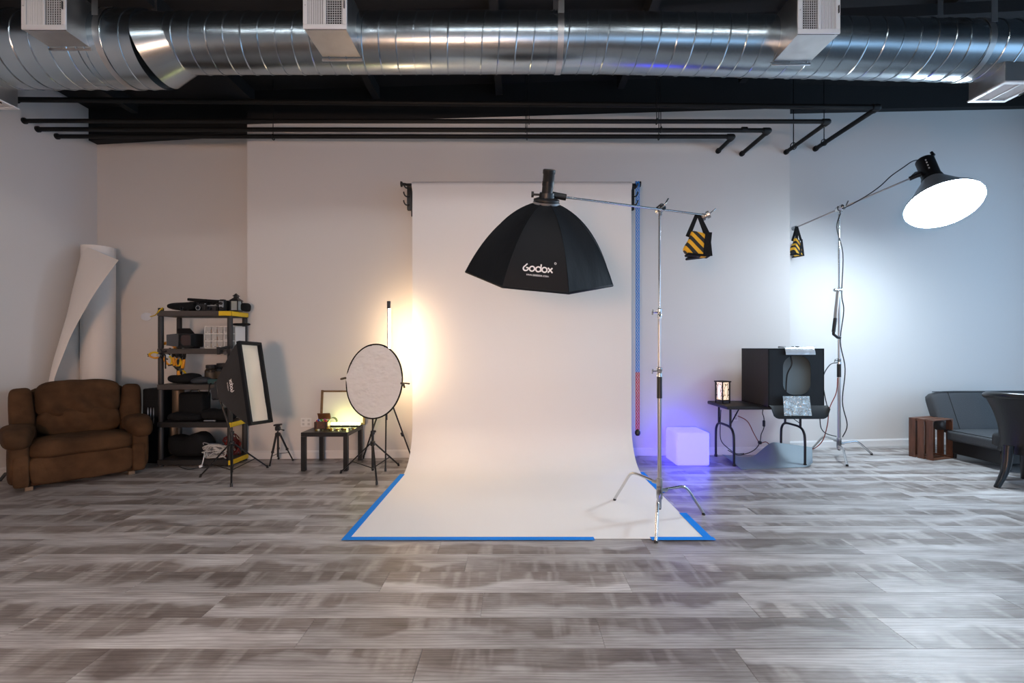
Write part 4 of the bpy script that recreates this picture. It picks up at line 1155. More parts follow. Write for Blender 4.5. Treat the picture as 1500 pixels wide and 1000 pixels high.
# ------------------------------------------------------------------ folding table
FX0, FX1, FY0, FY1, FZ = 2.575, 3.70, 5.50, 6.075, .735
M_ft = mat('black_moulded_plastic', (.014, .014, .016), .45, bump=.1, bscale=80)
ft = thing('folding_table', 'black folding table with bent steel legs under the light tent', 'table', ((FX0 + FX1) / 2, (FY0 + FY1) / 2, 0))
MB().box(((FX0 + FX1) / 2, (FY0 + FY1) / 2, FZ - .022), (FX1 - FX0, FY1 - FY0, .044), None, .014, 2).build('tabletop', M_ft, ft)
for xl_, s_ in ((FX0 + .10, 1), (FX1 - .16, -1)):
    y0, y1 = FY0 + .07, FY1 - .07
    zt_, zk = FZ - .044, .40
    for yy in (y0 + .06, y1 - .06): MB().cyl((xl_, yy, zk + .05), (xl_, yy, zt_), .0135, 12).build('upper_strut', M_blackm, ft)
    m = MB(); m.tube(smooth_path([(xl_ - .0, y0 - .03, .012), (xl_, y0 - .03, .30), (xl_, y0 - .01, zk), (xl_, y0 + .06, zk + .055), (xl_, (y0 + y1) / 2, zk + .065), (xl_, y1 - .06, zk + .055), (xl_, y1 + .01, zk), (xl_, y1 + .03, .30), (xl_, y1 + .03, .012)], 6), .0145, 12); m.build('leg', M_blackm, ft)
    for yy in (y0 - .03, y1 + .03):
        m = MB(); m.cyl((xl_, yy, 0), (xl_, yy, .03), .019, 12); m.build('foot_cap', M_black, ft)
    m = MB(); m.bar((xl_, y0 + .05, zk + .1), (xl_ + s_ * .20, (y0 + y1) / 2, zt_), .014, .006); m.build('brace', M_blackm, ft)

# table lantern
lx, ly = (1058.5 - CX) / S * 5.82, 5.82
ln = thing('table_lantern', 'small black framed lantern glowing with branch pattern on the folding table', 'lantern', (lx, ly, FZ), .25)
R = RZ(.35); P = lambda x, y, z: V((lx, ly, FZ)) + R @ V((x, y, z))
lw, lh, z0 = .115, .275, .03
M_dw = mat('dark_wood', (.012, .009, .008), .5)
for sx in (-1, 1):
    for sy in (-1, 1):
        m = MB(); m.box(P(sx * lw / 2, sy * lw / 2, lh / 2), (.014, .014, lh), R, .002); m.build('post', M_dw, ln)
m = MB(); m.box(P(0, 0, lh), (lw + .03, lw + .03, .014), R, .002); m.build('roof_plate', M_dw, ln)
m = MB(); m.box(P(0, 0, z0 + .008), (lw + .012, lw + .012, .014), R, .002); m.build('base_plate', M_dw, ln)
M_lp = emit('lantern_paper_glow', (1.0, .72, .46), 1.0)
MB().box(P(0, 0, (lh + z0) / 2), (lw - .02, lw - .02, lh - z0 - .02), R).build('paper_shade', M_lp, ln)
rnd = random.Random(3)
for fx, fy in ((0, -1), (-1, 0), (1, 0)):
    m = MB()
    for k in range(2):
        pts = []
        x = -.03 + .05 * k
        for j in range(7):
            zz = z0 + .02 + (lh - z0 - .04) * j / 6; x += rnd.uniform(-.018, .018); x = max(-.042, min(.042, x))
            q = V((x, -lw / 2 + .008, zz)) if fy else V((fx * (lw / 2 - .008), x, zz))
            pts.append(P(*q))
            if j % 2:
                x2 = max(-.045, min(.045, x + rnd.choice((-.03, .03)))); q2 = V((x2, -lw / 2 + .008, zz + .02)) if fy else V((fx * (lw / 2 - .008), x2, zz + .02))
                m.tube([P(*q), P(*q2)], .0022, 5); m.ball(P(*q2), .007, 6)
        m.tube(smooth_path(pts, 3), .003, 5)
    m.build('branch_pattern', M_dw, ln)['kind'] = 'stuff'

# ------------------------------------------------------------------ light tent
NX0, NX1, NY0, NY1, NZ0, NZ1 = 3.005, 3.665, 5.38, 6.0, FZ + .004, 1.432
M_tent = mat('tent_black_cloth', (.005, .006, .0075), .6, bump=.3, bscale=7, stretch=(1, 1, .6))
M_tentin = mat('tent_inner_grey_blue', (.20, .28, .32), .6)
nt_ = thing('light_tent', 'black cloth photo light tent with rounded window on the folding table', 'light tent', ((NX0 + NX1) / 2, (NY0 + NY1) / 2, FZ))
M_side = mat('tent_side_cloth', (.012, .0095, .008), .6, bump=.08, bscale=20)
def bow(u, v): return .012 * math.sin(PI * u) * math.sin(PI * v)
m = MB(); m.grid(lambda u, v: V((NX0 + bow(u, v), NY0 + (NY1 - NY0) * u, NZ0 + (NZ1 - NZ0) * v)), 8, 8, .006); m.build('side_panel', M_side, nt_, ang=60)
m = MB(); m.grid(lambda u, v: V((NX1 - bow(u, v), NY0 + (NY1 - NY0) * u, NZ0 + (NZ1 - NZ0) * v)), 8, 8, .006); m.build('side_panel', M_side, nt_, ang=60)
m = MB(); m.grid(lambda u, v: V((NX0 + (NX1 - NX0) * u, NY0 + (NY1 - NY0) * v, NZ1 - bow(u, v))), 8, 8, .006); m.build('top_panel', M_tent, nt_, ang=60)
m = MB(); m.box(((NX0 + NX1) / 2, NY1, (NZ0 + NZ1) / 2), (NX1 - NX0, .006, NZ1 - NZ0)); m.build('back_panel', M_tent, nt_)
m = MB(); m.grid(lambda u, v: V((NX0 + .03 + (NX1 - NX0 - .06) * u, NY0 + .10 + .22 * v ** 2, NZ0 + .012 + (NZ1 - NZ0 - .03) * (1 - (1 - v) ** 2.0))), 4, 14, .003); m.build('inner_sweep', M_tentin, nt_, ang=60)
m = MB(); m.box(((NX0 + NX1) / 2, (NY0 + NY1) / 2 + .01, NZ0 + .004), (NX1 - NX0 - .01, NY1 - NY0 - .02, .006)); m.build('floor_panel', M_tentin, nt_)
# front panel with a rounded-rectangle window
wx0, wx1, wz0, wz1 = (1147 - CX) / S * NY0, (1187.5 - CX) / S * NY0, z1(578, NY0), z1(521, NY0)
def rrect(x0, x1, z0, z1_, r, n=8):
    out = []
    for cx2, cz2, a0_ in ((x1 - r, z1_ - r, 0), (x0 + r, z1_ - r, PI / 2), (x0 + r, z0 + r, PI), (x1 - r, z0 + r, 1.5 * PI)):
        for i in range(n + 1): out.append((cx2 + r * math.cos(a0_ + PI / 2 * i / n), cz2 + r * math.sin(a0_ + PI / 2 * i / n)))
    return out
inner = rrect(wx0, wx1, wz0, wz1, .13)
outer = []
cxm, czm = (wx0 + wx1) / 2, (wz0 + wz1) / 2
for x, z in inner:                       # project each inner point outward onto the panel border
    dx, dz_ = x - cxm, z - czm
    k = min(((NX1 - cxm) if dx > 0 else (NX0 - cxm)) / dx if abs(dx) > 1e-6 else 1e9, ((NZ1 - czm) if dz_ > 0 else (NZ0 - czm)) / dz_ if abs(dz_) > 1e-6 else 1e9)
    outer.append((cxm + dx * k, czm + dz_ * k))
n = len(inner); m = MB(); K = 5
vs = []
for j in range(K + 1):
    for i in range(n):
        x = inner[i][0] + (outer[i][0] - inner[i][0]) * j / K; z = inner[i][1] + (outer[i][1] - inner[i][1]) * j / K
        wv = .010 * math.sin(PI * j / K) * noise.noise(V((x * 6 + z * 9, z * 16 - x * 5, 4)))
        vs.append(V((x, NY0 - wv, z)))
m.add(vs, [(j * n + i, j * n + (i + 1) % n, (j + 1) * n + (i + 1) % n, (j + 1) * n + i) for j in range(K) for i in range(n)])
for i in range(n):                       # fill the four corners
    (ax, az), (bx_, bz) = outer[i], outer[(i + 1) % n]
    if abs(ax - bx_) > 1e-4 and abs(az - bz) > 1e-4:
        qx = NX0 if (ax + bx_) / 2 < cxm else NX1; qz = NZ0 if (az + bz) / 2 < czm else NZ1
        m.add([V((ax, NY0, az)), V((bx_, NY0, bz)), V((qx, NY0, qz))], [(0, 1, 2)])
m.build('front_panel', M_tent, nt_, ang=60)
m = MB()
for c, s in ((((NX0 + NX1) / 2, NY0 + .004, NZ1 - .008), (NX1 - NX0, .012, .016)), (((NX0 + NX1) / 2, NY0 + .004, NZ0 + .01), (NX1 - NX0, .012, .02)), ((NX0 + .006, NY0 + .004, (NZ0 + NZ1) / 2), (.014, .012, NZ1 - NZ0)), ((NX1 - .006, NY0 + .004, (NZ0 + NZ1) / 2), (.014, .012, NZ1 - NZ0)),
             ((NX0, (NY0 + NY1) / 2, NZ1 - .006), (.012, NY1 - NY0, .012)), ((NX0, NY1 - .004, (NZ0 + NZ1) / 2), (.012, .012, NZ1 - NZ0)), ((NX0, (NY0 + NY1) / 2, NZ0 + .008), (.012, NY1 - NY0, .016))):
    m.box(c, s, None, .004)
m.build('piping', M_bfab, nt_)
# silver flap rolled over the top edge of the front
fx0_, fx1_ = (1149 - CX) / S * NY0, (1192 - CX) / S * NY0
m = MB(); m.grid(lambda u, v: V((fx0_ + (fx1_ - fx0_) * u, NY0 + .12 - .16 * v if v < .75 else NY0 - .0 - .03 * math.sin((v - .75) * 4 * PI / 2) , NZ1 + .012 + .006 * math.sin(u * 9) if v < .75 else NZ1 + .012 - .085 * (v - .75) * 4)), 10, 16, .004)
m.build('rolled_flap', mat('flap_silver', (.75, .75, .76), .3, metal=.7, bump=.3, bscale=18), nt_, ang=50)
# front apron that hangs over the table edge
def apron(u, v):
    x = NX0 + .0 + (NX1 - NX0 + .03) * u
    drop = .15 * v
    rr_ = .10
    e = 0
    return V((x, NY0 - .012 - .05 * math.sin(v * PI / 2), NZ0 + .02 - drop * min(1, (1 - (1 - min(1, min(u, 1 - u) / .14)) ** 2) ** .5 * .75 + .25)))
m = MB(); m.grid(apron, 24, 8, .006); m.build('front_apron', M_tent, nt_, ang=60)
m = MB(); m.tube(smooth_path([V((cxm - .05, NY0 + .05, wz1 + .02)), V((cxm - .03, NY0 + .05, wz1 - .10)), V((cxm - .085, NY0 + .05, czm)), V((cxm - .10, NY0 + .05, wz0 + .01))], 6), .008, 8); m.build('inner_cord', M_cable, nt_)
for x in (NX0 + .28, NX1 - .22):
    m = MB(); m.box((x, NY0 + .20, NZ1 + .016), (.05, .10, .02), None, .006); m.build('carry_tab', M_bfab, nt_)
# crinkled foil card on the apron
ca, cb = W(1147, 580, 5.30), W(1189, 609, 5.26)
m = MB(); m.grid(lambda u, v: V((ca.x + (cb.x - ca.x) * u + .012 * v * (u - .2), 5.305 - .03 * v, ca.z + (cb.z - ca.z) * v)), 2, 2, .004)
fo = m.build('foil_card', mat('crinkled_foil', (.62, .60, .56), .25, metal=.95, bump=1.0, bscale=30, var=.3, vscale=22), at=tuple((ca + cb) / 2)); tag(fo, 'crinkled silver foil card propped on the light tent front', 'foil card')

# cords under the folding table
def cord(pts, name, mm_, label, r=.0055):
    m = MB(); p = smooth_path(pts, 6); m.tube(p, r, 8); c = p[len(p) // 2]; tag(m.build(name, mm_, at=tuple(c)), label, 'cord', None)
cord([W(1081, 609, 6.10), W(1095, 617, 6.08), W(1105, 636, 6.05), W(1113, 648, 6.0), W(1122, 647, 6.0), W(1130, 652, 5.98), W(1145, 652, 5.95)], 'extension_cord', M_cabler, 'brownish red cord from the wall outlet under the folding table')
cord([W(1118, 598, 6.0), W(1117, 605, 6.0), W(1119, 612, 6.0), W(1119, 626, 6.0), W(1115, 636, 6.0), W(1113, 648, 5.98), W(1106, 658, 5.9), W(1094, 664, 5.85), W(1080, 666, 5.85), W(1066, 659, 5.9)], 'lamp_cord', M_cable, 'black cord with a switch hanging under the folding table')
m = MB(); m.box(W(1119, 620, 5.98), (.03, .03, .085), None, .008); o = m.build('cord_switch', M_black, at=tuple(W(1119, 620, 5.98))); tag(o, 'black inline switch on the cord under the folding table', 'switch')
m = MB(); m.box(W(1113, 648, 5.97), (.035, .05, .04), None, .008); o = m.build('cord_plug', M_black, at=tuple(W(1113, 648, 5.97))); tag(o, 'black plug joining the cords under the folding table', 'plug')
cord([W(1056, 600, 6.0), W(1055, 625, 6.02), W(1056, 644, 6.02), W(1065, 655, 5.95), W(1078, 664, 5.9), W(1090, 664, 5.9)], 'lantern_cord', M_cable, 'black cord dropping behind the left table legs to the floor')

# grey vinyl sheet curling on the floor under the table
def vin(u, v):
    fa, fb_ = FL(1086, 688), FL(1190, 684); ba, bb_ = FL(1058, 669.5), W(1190, 657, 5.92)
    a = fa.lerp(fb_, u); b = ba.lerp(bb_, u)
    p = a.lerp(b, v)
    k = max(0, min(1, (u - .30) / .28)); k = k * k * (3 - 2 * k)
    p.z = .006 + (.20 * k - .06 * max(0, (u - .58) / .42)) * v ** 1.4 + .03 * max(0, .22 - u) / .22 * v + .014 * (.5 + .5 * math.sin(u * 10 + 1)) * (1 - v) * v * 4
    if u > .88: p.z += .05 * ((u - .88) / .12) ** 2 * (1 - v)
    return p
m = MB(); m.grid(vin, 28, 12, .004); tag(m.build('vinyl_sheet', mat('grey_blue_vinyl', (.20, .26, .30), .45), at=tuple(FL(1130, 675)), ang=60), 'grey blue vinyl sheet curling on the floor under the table', 'sheet')

# ------------------------------------------------------------------ slatted crate
ca_, cb_, cc_ = V((5.335, 5.80, 0)), V((5.28, 6.05, 0)), V((5.715, 5.93, 0))
ux = (cc_ - ca_).normalized(); uy = V((-ux.y, ux.x, 0)); crw, crd, crh = .41, .27, .515
M_cr = mat('stained_crate_wood', (.11, .042, .020), .55, var=.35, vscale=9, stretch=(3, 3, .6), bump=.15, bscale=25)
cr = thing('wooden_crate', 'reddish brown slatted wooden crate standing on end beside the sofa', 'crate', tuple(ca_ + ux * crw / 2 + uy * crd / 2), math.atan2(ux.y, ux.x))
CR = RZ(math.atan2(ux.y, ux.x)); P = lambda x, y, z: ca_ + ux * x + uy * y + V((0, 0, z))
sw = .074; gp = (crd - 3 * sw) / 2
for k in range(3):
    y = sw / 2 + k * (sw + gp)
    for x in (.006, crw - .006): MB().box(P(x, y, crh / 2), (.012, sw, crh), CR, .002).build('slat', M_cr, cr)
    for z in (.006, crh - .006): MB().box(P(crw / 2, y, z), (crw - .024, sw, .012), CR, .002).build('slat', M_cr, cr)
for k in range(4):
    MB().box(P(.05 + k * .103, crd - .006, crh / 2), (.08, .012, crh - .024), CR, .002).build('back_slat', M_cr, cr)
for x in (.022, crw - .022):
    for z in (.022, crh - .022): MB().box(P(x, crd / 2 - .01, z), (.02, crd - .03, .02), CR, .001).build('corner_batten', M_cr, cr)

# ------------------------------------------------------------------ sofa
sa = thing('grey_sofa', 'low dark grey upholstered sofa against the wall behind the armchair', 'sofa', (6.56, 6.05, 0), .02)
M_sofa = mat('charcoal_weave', (.044, .048, .053), .85, bump=.25, bscale=120)
SR = RZ(.02); P = lambda x, y, z: V((6.56, 6.05, 0)) + SR @ V((x, y, z))
sw_ = 1.86
bt = -.34
bk = MB().puff(P(0, .10, .575), (sw_, .15, .56), 9, 14, SR @ RX(bt), .003, 5).build('backrest', M_sofa, sa, ang=60)
for k in (-1, 0, 1):
    pass
m = MB()
for zz in (-.26, .26):
    m.tube([P(0, .10, .575) + SR @ RX(bt) @ V((-sw_ / 2 + .02, -.074, zz)), P(0, .10, .575) + SR @ RX(bt) @ V((sw_ / 2 - .02, -.074, zz))], .005, 6)
for xx in (-.70, 0, .70):
    m.tube([P(0, .10, .575) + SR @ RX(bt) @ V((xx, -.076, -.26)), P(0, .10, .575) + SR @ RX(bt) @ V((xx, -.076, .26))], .004, 6)
m.build('seam', mat('dark_seam', (.012, .014, .016), .8), bk)['kind'] = 'stuff'
se = MB().puff(P(-.0, -.42, .30), (sw_, .82, .15), 9, 14, SR, .003, 5).build('seat', M_sofa, sa, ang=60)
m = MB()
e_ = [(-sw_ / 2 + .03, -.40), (sw_ / 2 - .03, -.40), (sw_ / 2 - .03, .36), (-sw_ / 2 + .03, .36)]
m.tube([P(x, y - .42, .366) for x, y in e_], .006, 6, closed=True); m.build('piping', mat('dark_seam', (.012, .014, .016), .8), se)
for x in (-.8, .8):
    for y in (-.72, -.08): MB().cyl(P(x, y, 0), P(x, y, .24), .02, 12, .028).build('leg', M_black, sa)
m = MB(); m.box(P(0, -.38, .15), (sw_ - .16, .60, .17), SR, .01); m.build('under_frame_shade', M_black, sa)  # black base block, made deeper to stand in for the shadow under the seat

# ------------------------------------------------------------------ black tub armchair
tcx, tcy = 5.53, 4.80
tc_ = thing('tub_armchair', 'black tub armchair with curved back at the right edge', 'armchair', (tcx, tcy, 0), .0)
M_lea = mat('black_leather', (.006, .0065, .0075), .45, bump=.12, bscale=60)
hA, hB = .94, .33
openA = math.radians(20)           # the seat opens to the right and back
def shell(u, v, off=0.0):
    a = openA + math.radians(62) + u * math.radians(236)
    z = hB + (hA - hB) * v
    fl = .30 + .10 * v ** 1.6 - .03 * math.sin(PI * v) + off
    top = z if v < 1 else z
    dr = 1 - .20 * (abs(u - .5) * 2) ** 2.5
    z = hB + (hA - hB) * v * dr
    return V((tcx + 1.05 * fl * math.cos(a), tcy + .95 * fl * math.sin(a), z))
m = MB(); m.grid(lambda u, v: shell(u, v), 32, 14, .045); m.build('shell', M_lea, tc_, ang=60)
m = MB(); m.tube([shell(i / 32, 1, -.02) + V((0, 0, .004)) for i in range(33)], .034, 12, flat=1.2); m.build('top_rail', mat('black_lacquer', (.006, .0065, .008), .3), tc_)
m = MB(); m.puff((tcx + .02, tcy + .01, hB + .10), (.56, .54, .17), 6, 10, None, .003, 6); m.build('seat_cushion', M_lea, tc_, ang=60)
for a_, out in ((195, .07), (285, .07), (20, .03), (70, .02)):
    a = math.radians(a_); d = V((math.cos(a), math.sin(a), 0))
    b0 = V((tcx, tcy, 0)) + d * (.20 if a_ == 70 else .28)
    if a_ == 195:
        f0 = FL(1460, 714)
        pts = smooth_path([f0 + V((.15, .03, hB + .10)), f0 + V((.125, .02, hB * .75)), f0 + V((.085, .012, hB * .42)), f0 + V((0, 0, .003))], 6)
    else:
        pts = smooth_path([b0 + V((0, 0, hB + .06)), b0 + V((0, 0, hB * .6)), b0 + d * out * .5 + V((0, 0, hB * .3)), b0 + d * out + V((0, 0, .004))], 6)
    k = len(pts); MB().tube(pts, [.046 - .020 * i / (k - 1) for i in range(k)], 10).build('leg', mat('black_lacquer', (.006, .0065, .008), .3), tc_)
# ------------------------------------------------------------------ loose white vinyl roll in the corner
rcx, rcy, rr0 = (143.5 - CX) / S * 5.98, 5.98, .178
vr = thing('vinyl_roll', 'tall loose roll of white vinyl leaning in the left corner', 'roll', (rcx, rcy, 0))
lean = V((-.010, .015, 1.0))
def rbase(z): return V((rcx + .03, rcy - .03, 0)) + V((lean.x * z, lean.y * z, z))
zt0 = z1(362, 5.98)
m = MB(); n = 40
def rollfn(u, v):       # slightly open spiral, about 1.3 turns
    a = -2.4 + u * 2 * PI * 1.25; r = rr0 - .020 * u
    p = rbase(zt0 * v); return p + V((r * math.cos(a), r * math.sin(a), 0))
m.grid(rollfn, 56, 6, .002); m.build('roll_body', M_sheet, vr, ang=60)
E0 = [(174, 381, 5.55), (158, 402, 5.50), (140, 428, 5.45), (122, 458, 5.42), (105, 490, 5.40), (92, 522, 5.38), (80, 555, 5.38), (75, 590, 5.36), (72, 640, 5.36)]
L0 = [(121, 359, 5.86), (116, 384, 5.80), (110, 408, 5.74), (104, 434, 5.70), (98, 462, 5.66), (90, 494, 5.60), (83, 525, 5.56), (76, 560, 5.50), (70, 625, 5.46)]
Ep = smooth_path([W(*p) for p in E0], 4); Lp = smooth_path([W(*p) for p in L0], 4)
T0 = [W(155, 363, 5.84)]
def flap(u, v):
    k = u * (len(Ep) - 1); i = min(int(k), len(Ep) - 2); e = Ep[i].lerp(Ep[i + 1], k - i); l = Lp[i].lerp(Lp[i + 1], k - i)
    q = V((LEFT + .03, l.y + .16, l.z)) if False else l + V((.02, .30, 0))
    at = rbase(l.z) + V((-rr0 * .93, .06, 0))
    if v < .5:
        s = v * 2; mid = e.lerp(l, .5) + V((-.03, -.07, 0)) * math.sin(PI * (1 - u * .6))
        return (1 - s) ** 2 * e + 2 * s * (1 - s) * mid + s * s * l
    s = v * 2 - 1; mid = l.lerp(at, .35) + V((-.02, .10, 0))
    return (1 - s) ** 2 * l + 2 * s * (1 - s) * mid + s * s * at
m = MB(); m.grid(flap, len(Ep) - 1, 20, .002); m.build('loose_flap', M_sheet, vr, ang=80)

# ------------------------------------------------------------------ brown recliner
th = math.radians(47)
RCX, RCY = -4.86, 5.11
M_sue = mat('brown_suede', (.072, .036, .016), .9, bump=.7, bscale=8, var=.35, vscale=5, spec=.2)
rec = thing('recliner', 'wide brown suede recliner armchair in the left corner', 'armchair', (RCX, RCY, 0), th)
RR_ = RZ(th); P = lambda x, y, z: V((RCX, RCY, 0)) + RR_ @ V((x, y, z))
def soft(name, c, size, e=4, rot=None, wob=.008, n=14, fn=None, ws=5.0, sd=0.0, par=None):
    R = RR_ @ (rot if rot is not None else Matrix.Identity(3))
    return MB().puff(P(*c), size, e, n, R, wob, ws, fn, sd).build(name, M_sue, par or rec, ang=70)
soft('base_body', (0, .04, .20), (1.00, .84, .34), 8, None, .006)
fp = soft('front_panel', (0, -.37, .205), (.80, .12, .30), 6, None, .010, 16, lambda q: V((q.x, q.y - .02 * math.sin(q.x * 26) * .25, q.z)), 8)
soft('seat_cushion', (0, -.12, .385), (.84, .72, .20), 4.5, RX(-.04), .010, 14, lambda q: V((q.x, q.y, q.z + .02 * (1 - (q.x / .42) ** 2))))
for s_ in (-1, 1):
    soft('front_corner', (s_ * .455, -.36, .21), (.12, .14, .32), 6, None, .004)
    soft('arm_side', (s_ * .47, -.02, .30), (.17, .78, .46), 6, None, .006)
    soft('armrest', (s_ * .485, -.12, .525), (.25, .66, .20), 3.2, RX(.06), .010, 14, lambda q: V((q.x * (1 + .12 * math.sin(q.y * 5)), q.y, q.z + .02 * math.cos(q.y * 6))), 6, s_)
    soft('back_wing', (s_ * .45, .24, .70), (.20, .30, .60), 4.2, RX(-.16) @ RY(s_ * .06), .008, 12, lambda q: V((q.x, q.y, q.z)), 5, s_ + 4)
soft('lower_back_cushion', (0, .17, .60), (.70, .24, .30), 4.0, RX(-.18), .016, 16, lambda q: V((q.x, q.y + .020 * math.sin(q.x * 30 + q.z * 14) * max(0, -q.y / .12), q.z)), 7, 2.0)
soft('upper_back_cushion', (0, .235, .86), (.71, .28, .42), 4.2, RX(-.17), .014, 18, lambda q: V((q.x, q.y + .022 * math.sin(q.x * 26 + q.z * 20) * max(0, -q.y / .13) * max(0, .6 - q.z * 4), q.z)), 6, 3.0)
soft('back_shell', (0, .36, .58), (.92, .16, .84), 6, RX(-.13), .006)
for s_ in (-1, 1):
    for yy in (-.30, .34): MB().box(P(s_ * .40, yy, .02), (.06, .06, .04), RR_, .004).build('foot', mat('pale_wood_foot', (.22, .15, .09), .6), rec)
m = MB(); m.bar(P(-.56, -.05, .16), P(-.60, -.22, .12), .03, .016, .004); m.build('recline_lever', M_black, rec)

# ------------------------------------------------------------------ resin shelf unit
HX0, HX1, HY0, HY1 = -4.315, -3.42, 5.50, 5.86
levels = [1.887, 1.430, .997, .540, .085]
sh = thing('shelf_unit', 'five tier dark resin shelf unit with yellow end caps', 'shelf unit', ((HX0 + HX1) / 2, (HY0 + HY1) / 2, 0))
for i, z in enumerate(levels):
    b = MB().box(((HX0 + HX1) / 2, (HY0 + HY1) / 2, z - .032), (HX1 - HX0, HY1 - HY0, .064), None, .006).build('shelf_board', M_shelf if i < 3 else M_post, sh)
    if i in (0, 3, 4):
        MB().box((HX1 + .004, (HY0 + HY1) / 2 + (.0 if i else -.0), z - .032), (.012, HY1 - HY0 - .02, .056), None, .004).build('end_cap', M_yellow, b)
        if i == 0: MB().box((HX1 - .07, HY0 - .003, z - .032), (.15, .010, .056), None, .003).build('end_cap', M_yellow, b)
        else: MB().box((HX1 - .012, HY0 - .004, z - .032), (.035, .012, .056), None, .003).build('end_cap', M_yellow, b)
for x in (HX0 + .028, HX1 - .028):
    for y in (HY0 + .028, HY1 - .028):
        for za, zb_ in zip([levels[1], levels[2], levels[3], levels[4]], [levels[0] - .064, levels[1] - .064, levels[2] - .064, levels[3] - .064]):
            MB().lathe([(.026, 0), (.030, .01), (.030, zb_ - za - .01), (.026, zb_ - za)], 14, Matrix.Translation((x, y, za))).build('post', M_post, sh)
        MB().lathe([(.030, 0), (.030, .021)], 14, Matrix.Translation((x, y, 0))).build('foot', M_post, sh)
MB().lathe([(.030, 0), (.030, .035)], 14, Matrix.Translation((HX0 + .028, HY0 + .028, levels[0]))).build('post_stub', M_post, sh)

G = 'gear on the shelf unit'
def hx(px, Y=5.6): return (px - CX) / S * Y
# --- top shelf
z0 = levels[0]
def bag(name, label, px0, px1, h, z, y=5.66, d=.26, e=4, mm_=None, cat='bag', sd=0, sl=0):
    x0, x1 = hx(px0, y - d * .4), hx(px1, y - d * .4)
    def fn(q): return V((q.x, q.y, q.z * (1 + sl * q.x / (x1 - x0)) - (0 if q.z < 0 else .10 * h * math.sin(q.x * 17 + sd))))
    o = MB().puff((0, 0, h / 2), (x1 - x0, d, h), e, 10, None, min(.01, h * .12), 9, fn, sd).build(name, mm_ or M_bfab, at=(0, 0, 0), ang=60)
    o.location = ((x0 + x1) / 2, y, z + .004); return tag(o, label, cat, None)
bag('camera_pouch', 'slumped black camera pouch at left end of the top shelf', 241, 281, .11, z0, 5.62, .20, 2.6, None, 'pouch', 1, .8)
for nm, lb_, p0, p1, h, yy in (('camera_case', 'tall black case leaning behind the cameras on top shelf', 281, 308, .165, 5.74), ('camera_case', 'wide black case behind the silver camera on top shelf', 308, 338, .150, 5.75)):
    t = thing(nm, lb_, 'case', ((hx(p0, yy) + hx(p1, yy)) / 2, yy, z0))
    w = hx(p1, yy) - hx(p0, yy); c = V(((hx(p0, yy) + hx(p1, yy)) / 2, yy, z0 + h / 2 + .003))
    MB().box(c - V((0, 0, .02)), (w, .12, h - .04), None, .012, 2).build('body', M_bfab, t)
    MB().box(c + V((.0, -.01, h / 2 - .02)), (w + .012, .14, .035), RY(.06), .01, 2).build('lid', M_bfab, t)
    MB().box(c + V((0, -.066, .01)), (.03, .008, .05), None, .003).build('latch', M_blackm, t)
M_lens = mat('lens_glass', (.01, .012, .02), .06)
def camera(label, px, w, h, body_m, ring_m, y=5.575, lens_r=.026, top_m=None):
    x = hx(px, y); t = thing('camera', label, 'camera', (x, y, z0), 0, 'cameras on the top shelf')
    MB().box((x, y, z0 + h * .42 + .002), (w, .05, h * .84), None, .006, 2).build('body', body_m, t)
    MB().box((x, y, z0 + h * .92), (w * .9, .044, h * .16), None, .005, 2).build('top_plate', top_m or body_m, t)
    Mx = Matrix.Translation((x - w * .05, y - .025, z0 + h * .42)) @ frame((0, -1, 0)).to_4x4()
    l = MB().lathe([(lens_r, 0), (lens_r * 1.05, .005), (lens_r * 1.05, .035), (lens_r * .9, .04), (lens_r * .8, .036)], 22, Mx, cap=False).build('lens', M_black, t)
    MB().lathe([(lens_r * .84, .0365), (lens_r * 1.07, .0365), (lens_r * 1.07, .041), (lens_r * .84, .041)], 22, Mx, cap=False).build('lens_ring', ring_m, l)
    MB().lathe([(.001, .034), (lens_r * .85, .030)], 22, Mx, cap=False).build('lens_glass', M_lens, l)
    MB().cyl((x + w * .32, y, z0 + h), (x + w * .32, y, z0 + h + .010), .009, 12).build('shutter_button', M_steel, t)
    MB().box((x, y, z0 + h * 1.03), (w * .28, .036, h * .14), None, .006).build('viewfinder', top_m or body_m, t)
camera('black film camera with pale lens ring on the top shelf', 296, .12, .085, M_black, M_steel)
camera('silver topped film camera beside the pale ring camera', 311, .115, .072, M_black, M_blackm, 5.57, .02, M_steel)
camera('small dark camera by the slumped pouch on the top shelf', 272, .10, .065, M_black, M_blackm, 5.57, .018)
# upright twin lens camera
x, y = hx(326.5, 5.57), 5.57
t = thing('camera', 'upright silver and black box camera beside the top shelf lantern', 'camera', (x, y, z0), 0, 'cameras on the top shelf')
MB().box((x, y, z0 + .066), (.062, .06, .128), None, .006).build('body', M_black, t)
MB().box((x, y - .032, z0 + .082), (.055, .006, .075), None, .003).build('face_plate', M_steel, t)
for zz, rr_ in ((.092, .019), (.040, .014)):
    MB().lathe([(rr_, 0), (rr_, .016), (rr_ * .7, .018), (rr_ * .6, .012), (.001, .012)], 18, Matrix.Translation((x, y - .034, z0 + zz)) @ frame((0, -1, 0)).to_4x4()).build('lens', M_black, t)
MB().box((x, y, z0 + .136), (.05, .05, .014), None, .003).build('hood', M_black, t)
